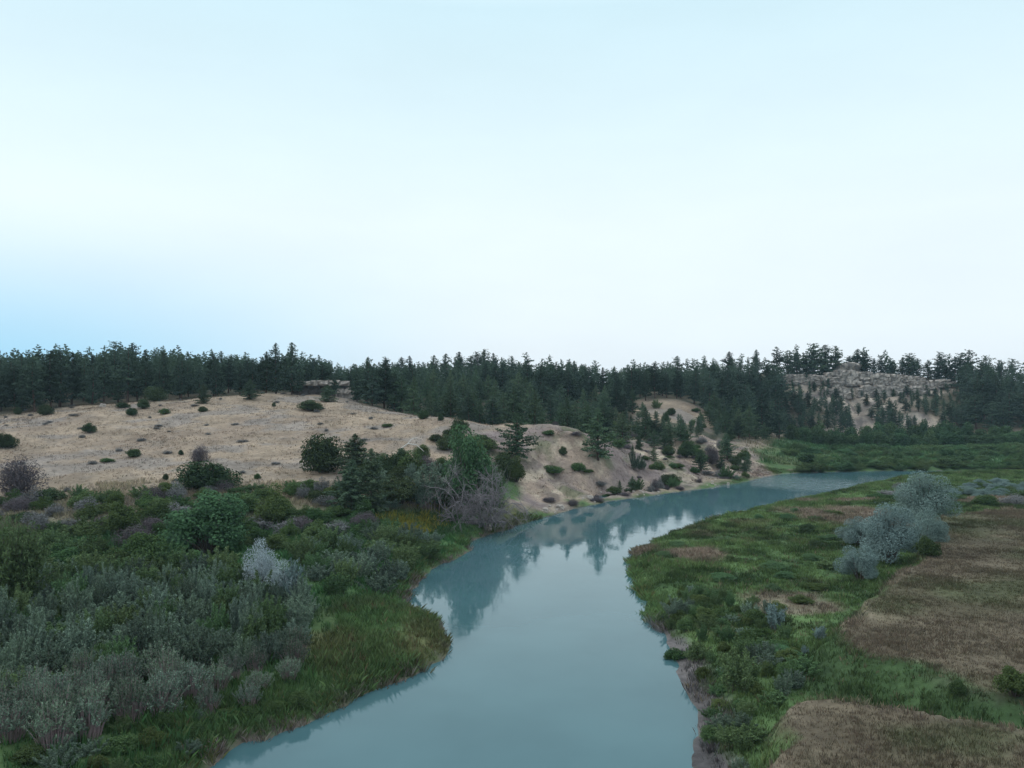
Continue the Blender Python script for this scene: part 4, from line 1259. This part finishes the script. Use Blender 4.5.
for i in range(55):
    t = rr.random()
    q = 520 + 250 * t
    r_ = np.interp(q, [p[0] for p in LB[12:18]], [p[1] for p in LB[12:18]]) - rr.uniform(1, 10) ** 1.0
    x, y, z = at(q, r_)
    o_ = obj('bank_stone', protos[i % 4])
    s_ = rr.uniform(0.2, 0.65)
    o_.location = (x, y, max(z, 0) - 0.1)
    o_.scale = (s_, s_, s_)
    o_.rotation_euler = (0, 0, rr.random() * 6)
    tag(o_, 'loose pale stone along the waterline of the eroded bank', 'rock', 'stones along the eroded bank')
x, y, z = at(408, 465)
o_ = obj('dead_snag', mesh_from('snag_mesh', *join([tube([(-1.5, 0, 2.5), (0, -0.2, 3.6), (1.4, 0, 3.4), (2.6, 0.2, 2.3)], [0.1, 0.09, 0.07, 0.04], 6), tube([(0, -0.2, 3.6), (0.6, 0, 4.3), (1.6, 0.1, 4.6)], [0.07, 0.05, 0.03], 5),
                                                   tube([(-1.5, 0, 2.5), (-1.7, 0.1, 1.2), (-1.6, 0.2, -0.2)], [0.1, 0.12, 0.14], 6)]), MAT['pale']))
o_.location = (x, y, z - 0.1)
tag(o_, 'bleached dead snag arching over the bushes of the gully', 'dead tree')


# ------------------------------------------------------------------ grasses, one mass per sort
def terr(x, y):
    i = np.clip(np.searchsorted(xs, x), 0, len(xs) - 1)
    j = np.clip(np.searchsorted(ys, y), 0, len(ys) - 1)
    return np.maximum(np.where(y < 125, GTA[j, i], -9), GTB[j, i])


def grass(name, label, poly_px, z, density, h, w, tint, seed, smin=0.6, poly_xy=None, upmask=None, lean=0.45, tips=None, per=7, tuft=0.16):
    """tufts of narrow blades; density is tufts per square metre"""
    r = np.random.default_rng(seed)
    poly = np.array([g(a, b, z) for a, b in poly_px]) if poly_xy is None else np.array(poly_xy)
    lo, hi = poly.min(0), poly.max(0)
    n0 = int(density * (hi[0] - lo[0]) * (hi[1] - lo[1]))
    x, y = r.uniform(lo[0], hi[0], n0), r.uniform(lo[1], hi[1], n0)
    ok = (sdist(poly, x, y) > 0) & (shore(x, y) > smin)
    x, y = x[ok], y[ok]
    if upmask is not None:
        k = upmask(x, y)
        x, y = x[k], y[k]
    clump = fbm(x, y, 3.0, seed, 3)
    k = r.random(len(x)) < 0.75 + clump
    x, y, clump = x[k], y[k], clump[k]
    t = len(x)
    th = h * r.uniform(0.55, 1.35, t) * (1 + 0.9 * clump)
    c0 = colour_at(x, y) * r.uniform(tint[0], tint[1], (t, 1)) * (1 + 0.04 * r.normal(size=(t, 3)))
    if tips is not None:
        sel = r.random(t) < tips[0] * (1 + 2 * fbm(x, y, 4.0, seed + 5, 2))
        c0[sel] = np.array(tips[1]) * r.uniform(0.6, 1.3, (int(sel.sum()), 1))
    x, y, th, c0 = (np.repeat(q, per, 0) for q in (x, y, th, c0))
    m = len(x)
    a, d = r.random(m) * 6.28, np.abs(r.normal(size=m))
    ox, oy = np.cos(a), np.sin(a)
    x, y = x + ox * d * tuft, y + oy * d * tuft
    zz = ground(x, y)
    hh = th * r.uniform(0.5, 1.1, m)
    b = r.random(m) * 6.28
    ux, uy = np.cos(b) * w, np.sin(b) * w
    dl = np.minimum(d, 1.3)
    lx, ly = ox * hh * lean * dl, oy * hh * lean * dl
    V_ = np.stack([np.stack([x - ux, y - uy, zz - 0.04], 1), np.stack([x + ux, y + uy, zz - 0.04], 1),
                   np.stack([x + ux * .8 + lx * .4, y + uy * .8 + ly * .4, zz + hh * 0.6], 1), np.stack([x + lx, y + ly, zz + hh], 1)], 1).reshape(-1, 3)
    cc = np.clip(np.repeat(c0 * r.uniform(0.75, 1.25, (m, 1)), 4, 0), 0.005, 0.7)
    o = obj(name, mesh_from(name + '_mesh', V_, np.arange(4 * m).reshape(m, 4), MAT['grass'], cols=cc))
    tag(o, label, 'grass', None, 'stuff')
    print('GRASS', name, m)
    return m


cnt = 0
cnt += grass('riverside_grass', 'tall olive green grass along the near left bank of the river',
             [(170, 780), (100, 760), (200, 700), (310, 670), (340, 630), (330, 600), (420, 570), (470, 545), (490, 535), (470, 555), (420, 585), (415, 605), (460, 648), (330, 722), (200, 785)], 1.0, 17, 0.5, 0.022, (0.7, 2.0), 1,
             smin=0.05, tips=(0.06, (0.14, 0.11, 0.065)), per=8)
cnt += grass('bank_grass', 'overhanging grass along the lip of the river banks', None, 1, 26, 0.5, 0.02, (0.9, 2.2), 8, smin=0.0, per=8, lean=0.75, poly_xy=[(-30, 36), (20, 36), (20, 66), (24, 95), (62, 190), (30, 150), (0, 122), (-14, 118), (-32, 70)],
             upmask=lambda x, y: (shore(x, y) < 1.1) & ((x < 2) | (y > 66)) & (sdist(cut_poly, x, y) < -1), tips=(0.15, (0.10, 0.11, 0.045)))
cnt += grass('thicket_grass', 'rank green undergrowth beneath the left thicket',
             [(-60, 780), (-60, 520), (100, 505), (300, 505), (470, 510), (480, 535), (340, 600), (320, 660), (120, 770)], 2.4, 6, 0.55, 0.035, (0.8, 1.7), 2, per=7)
cnt += grass('flat_grass', 'bright green grass of the flat right of the river',
             None, 1.2, 15, 0.38, 0.022, (0.65, 1.9), 3, smin=0.9, per=7, poly_xy=[(8, 28), (55, 35), (75, 100), (130, 195), (60, 195), (12, 110)],
             upmask=lambda x, y: (terr(x, y) < 0.7 + 1.6 * vnoise(x, y, 1.5, 7)) & (x < 0.9 * y), tips=(0.05, (0.15, 0.13, 0.085)))
cnt += grass('ripe_grass', 'dry mauve brown grass covering the raised meadows at right', None, 3, 27, 0.17, 0.013, (0.8, 1.35), 4, poly_xy=[(8, 25), (80, 40), (110, 120), (90, 150), (40, 140), (25, 80), (12, 50)],
             upmask=lambda x, y: (terr(x, y) > 0.1 + 1.6 * vnoise(x, y, 1.7, 8)) & (x < 0.9 * y), tips=(0.10, (0.155, 0.130, 0.090)), per=6, tuft=0.12)
cnt += grass('hill_grass', 'short dry bunch grass over the tan hillside', None, 3, 1.6, 0.25, 0.035, (0.82, 1.12), 5, poly_xy=[(-120, 95), (-50, 100), (0, 135), (40, 170), (70, 205), (60, 235), (0, 190), (-60, 210), (-170, 210)],
             upmask=lambda x, y: (ground(x, y) > 3.8) | ((x > -6) & (y > 125)), per=5, tuft=0.2)
cnt += grass('far_flat_grass', 'green grass of the far flat beyond the river bend', None, 3, 1.0, 0.8, 0.10, (0.8, 1.6), 6, poly_xy=[(62, 200), (70, 260), (110, 285), (210, 285), (210, 205), (120, 203)], per=5, tuft=0.5)
cnt += grass('flowering_weeds', 'yellow flowering weeds on the green bench left of the dead tangle', [(375, 524), (385, 508), (445, 506), (448, 520), (410, 528)], 2.5, 14, 0.6, 0.05, (0.9, 1.6), 7, tips=(0.6, (0.22, 0.22, 0.045)))
print('BLADES', cnt)

# ------------------------------------------------------------------ evening air
hm, hnt, hout = new_mat('evening_air')
pv = N(hnt, 'ShaderNodeVolumePrincipled', Density=0.00011)
pv.inputs['Color'].default_value = (0.55, 0.80, 1.0, 1)
hnt.links.new(pv.outputs[0], hout.inputs['Volume'])
hv = np.array([(a, b, c) for a in (-9900, 9900) for b in (-9900, 9900) for c in (-4.0, 50.0)], float)
HQ = [(0, 1, 3, 2), (4, 6, 7, 5), (0, 4, 5, 1), (2, 3, 7, 6), (0, 2, 6, 4), (1, 5, 7, 3)]
tag(obj('haze', mesh_from('haze_mesh', hv, HQ, hm)), 'thin blue evening haze over the valley', None, None, 'stuff')

# ------------------------------------------------------------------ sky and sun
w = bpy.data.worlds.new('World')
scene.world = w
w.use_nodes = True
nt = w.node_tree
nt.nodes.clear()
L = nt.links.new
SUN_EL, SUN_AZ = math.radians(20), math.radians(-80)      # azimuth from +Y, clockwise
sky = N(nt, 'ShaderNodeTexSky', sky_type='NISHITA')
sky.sun_disc = False
sky.sun_elevation = SUN_EL
sky.sun_rotation = SUN_AZ
sky.altitude = 900
sky.air_density = 1.0
sky.dust_density = 1.0
tc = N(nt, 'ShaderNodeTexCoord')
sp = N(nt, 'ShaderNodeSeparateXYZ')
L(tc.outputs['Generated'], sp.inputs[0])
# high thin veil: elevation ramp
el = N(nt, 'ShaderNodeValToRGB')
els = el.color_ramp.elements
stops = [(0.0, (0.72, 0.80, 0.88)), (0.08, (0.775, 0.865, 0.915)), (0.2, (0.78, 0.89, 0.93)), (0.30, (0.71, 0.865, 0.92)), (0.43, (0.60, 0.80, 0.88)), (0.60, (1.15, 1.32, 1.38)), (1.0, (1.75, 1.85, 1.88))]
els[0].position, els[0].color = stops[0][0], (*stops[0][1], 1)
els[1].position, els[1].color = stops[-1][0], (*stops[-1][1], 1)
for p_, c_ in stops[1:-1]:
    e = els.new(p_)
    e.color = (*c_, 1)
L(sp.outputs['Z'], el.inputs[0])
# clear blue low in the left
lft = N(nt, 'ShaderNodeMapRange', interpolation_type='SMOOTHSTEP')
lft.inputs['From Min'].default_value, lft.inputs['From Max'].default_value = 0.05, -0.62
L(sp.outputs['X'], lft.inputs['Value'])
low = N(nt, 'ShaderNodeMapRange', interpolation_type='SMOOTHSTEP')
low.inputs['From Min'].default_value, low.inputs['From Max'].default_value = 0.22, 0.0
L(sp.outputs['Z'], low.inputs['Value'])
fac = N(nt, 'ShaderNodeMath', operation='MULTIPLY')
L(lft.outputs[0], fac.inputs[0])
L(low.outputs[0], fac.inputs[1])
blue = N(nt, 'ShaderNodeMix', data_type='RGBA')
L(fac.outputs[0], blue.inputs[0])
L(el.outputs[0], blue.inputs[6])
blue.inputs[7].default_value = (0.29, 0.62, 0.86, 1)
nz = N(nt, 'ShaderNodeTexNoise', Scale=2.2, Detail=5.0, Roughness=0.55)
mp = N(nt, 'ShaderNodeMapping')
mp.inputs['Scale'].default_value = (1.4, 1, 4.5)
L(tc.outputs['Generated'], mp.inputs[0])
L(mp.outputs[0], nz.inputs['Vector'])
vr = N(nt, 'ShaderNodeMapRange')
vr.inputs['From Min'].default_value, vr.inputs['From Max'].default_value = 0.3, 0.7
vr.inputs['To Min'].default_value, vr.inputs['To Max'].default_value = 9.95, 10.5
L(nz.outputs['Fac'], vr.inputs['Value'])
sc10 = N(nt, 'ShaderNodeVectorMath', operation='SCALE')
L(blue.outputs[2], sc10.inputs[0])
L(vr.outputs[0], sc10.inputs['Scale'])
mixs = N(nt, 'ShaderNodeMix', data_type='RGBA')
mixs.inputs[0].default_value = 0.92
L(sky.outputs[0], mixs.inputs[6])
L(sc10.outputs[0], mixs.inputs[7])
bg = N(nt, 'ShaderNodeBackground', Strength=0.1)
L(mixs.outputs[2], bg.inputs[0])
wo = N(nt, 'ShaderNodeOutputWorld')
L(bg.outputs[0], wo.inputs[0])

sl = bpy.data.lights.new('sun', 'SUN')
sl.energy = 1.5
sl.angle = math.radians(14)
sl.color = (1.0, 0.93, 0.86)
so = bpy.data.objects.new('sun', sl)
COL.objects.link(so)
d = Vector((math.sin(SUN_AZ) * math.cos(SUN_EL), math.cos(SUN_AZ) * math.cos(SUN_EL), math.sin(SUN_EL)))
so.rotation_euler = (-d).to_track_quat('-Z', 'Y').to_euler()
so.location = (0, 0, 100)

# ------------------------------------------------------------------ camera
cd = bpy.data.cameras.new('camera')
cd.sensor_width = 36.0
cd.lens = 36.0 * F / 1024
cd.clip_start = 0.5
cd.clip_end = 40000
co = bpy.data.objects.new('camera', cd)
COL.objects.link(co)
co.location = (0, 0, H)
co.rotation_euler = (math.radians(90) + math.atan((HOR - 384) / F), 0, 0)
scene.camera = co

scene.view_settings.view_transform = 'Standard'
scene.view_settings.look = 'None'
scene.view_settings.exposure = 0.2
scene.view_settings.gamma = 1.0
scene.cycles.use_denoising = True
scene.cycles.max_bounces = 5
scene.cycles.diffuse_bounces = 2
scene.cycles.transmission_bounces = 3
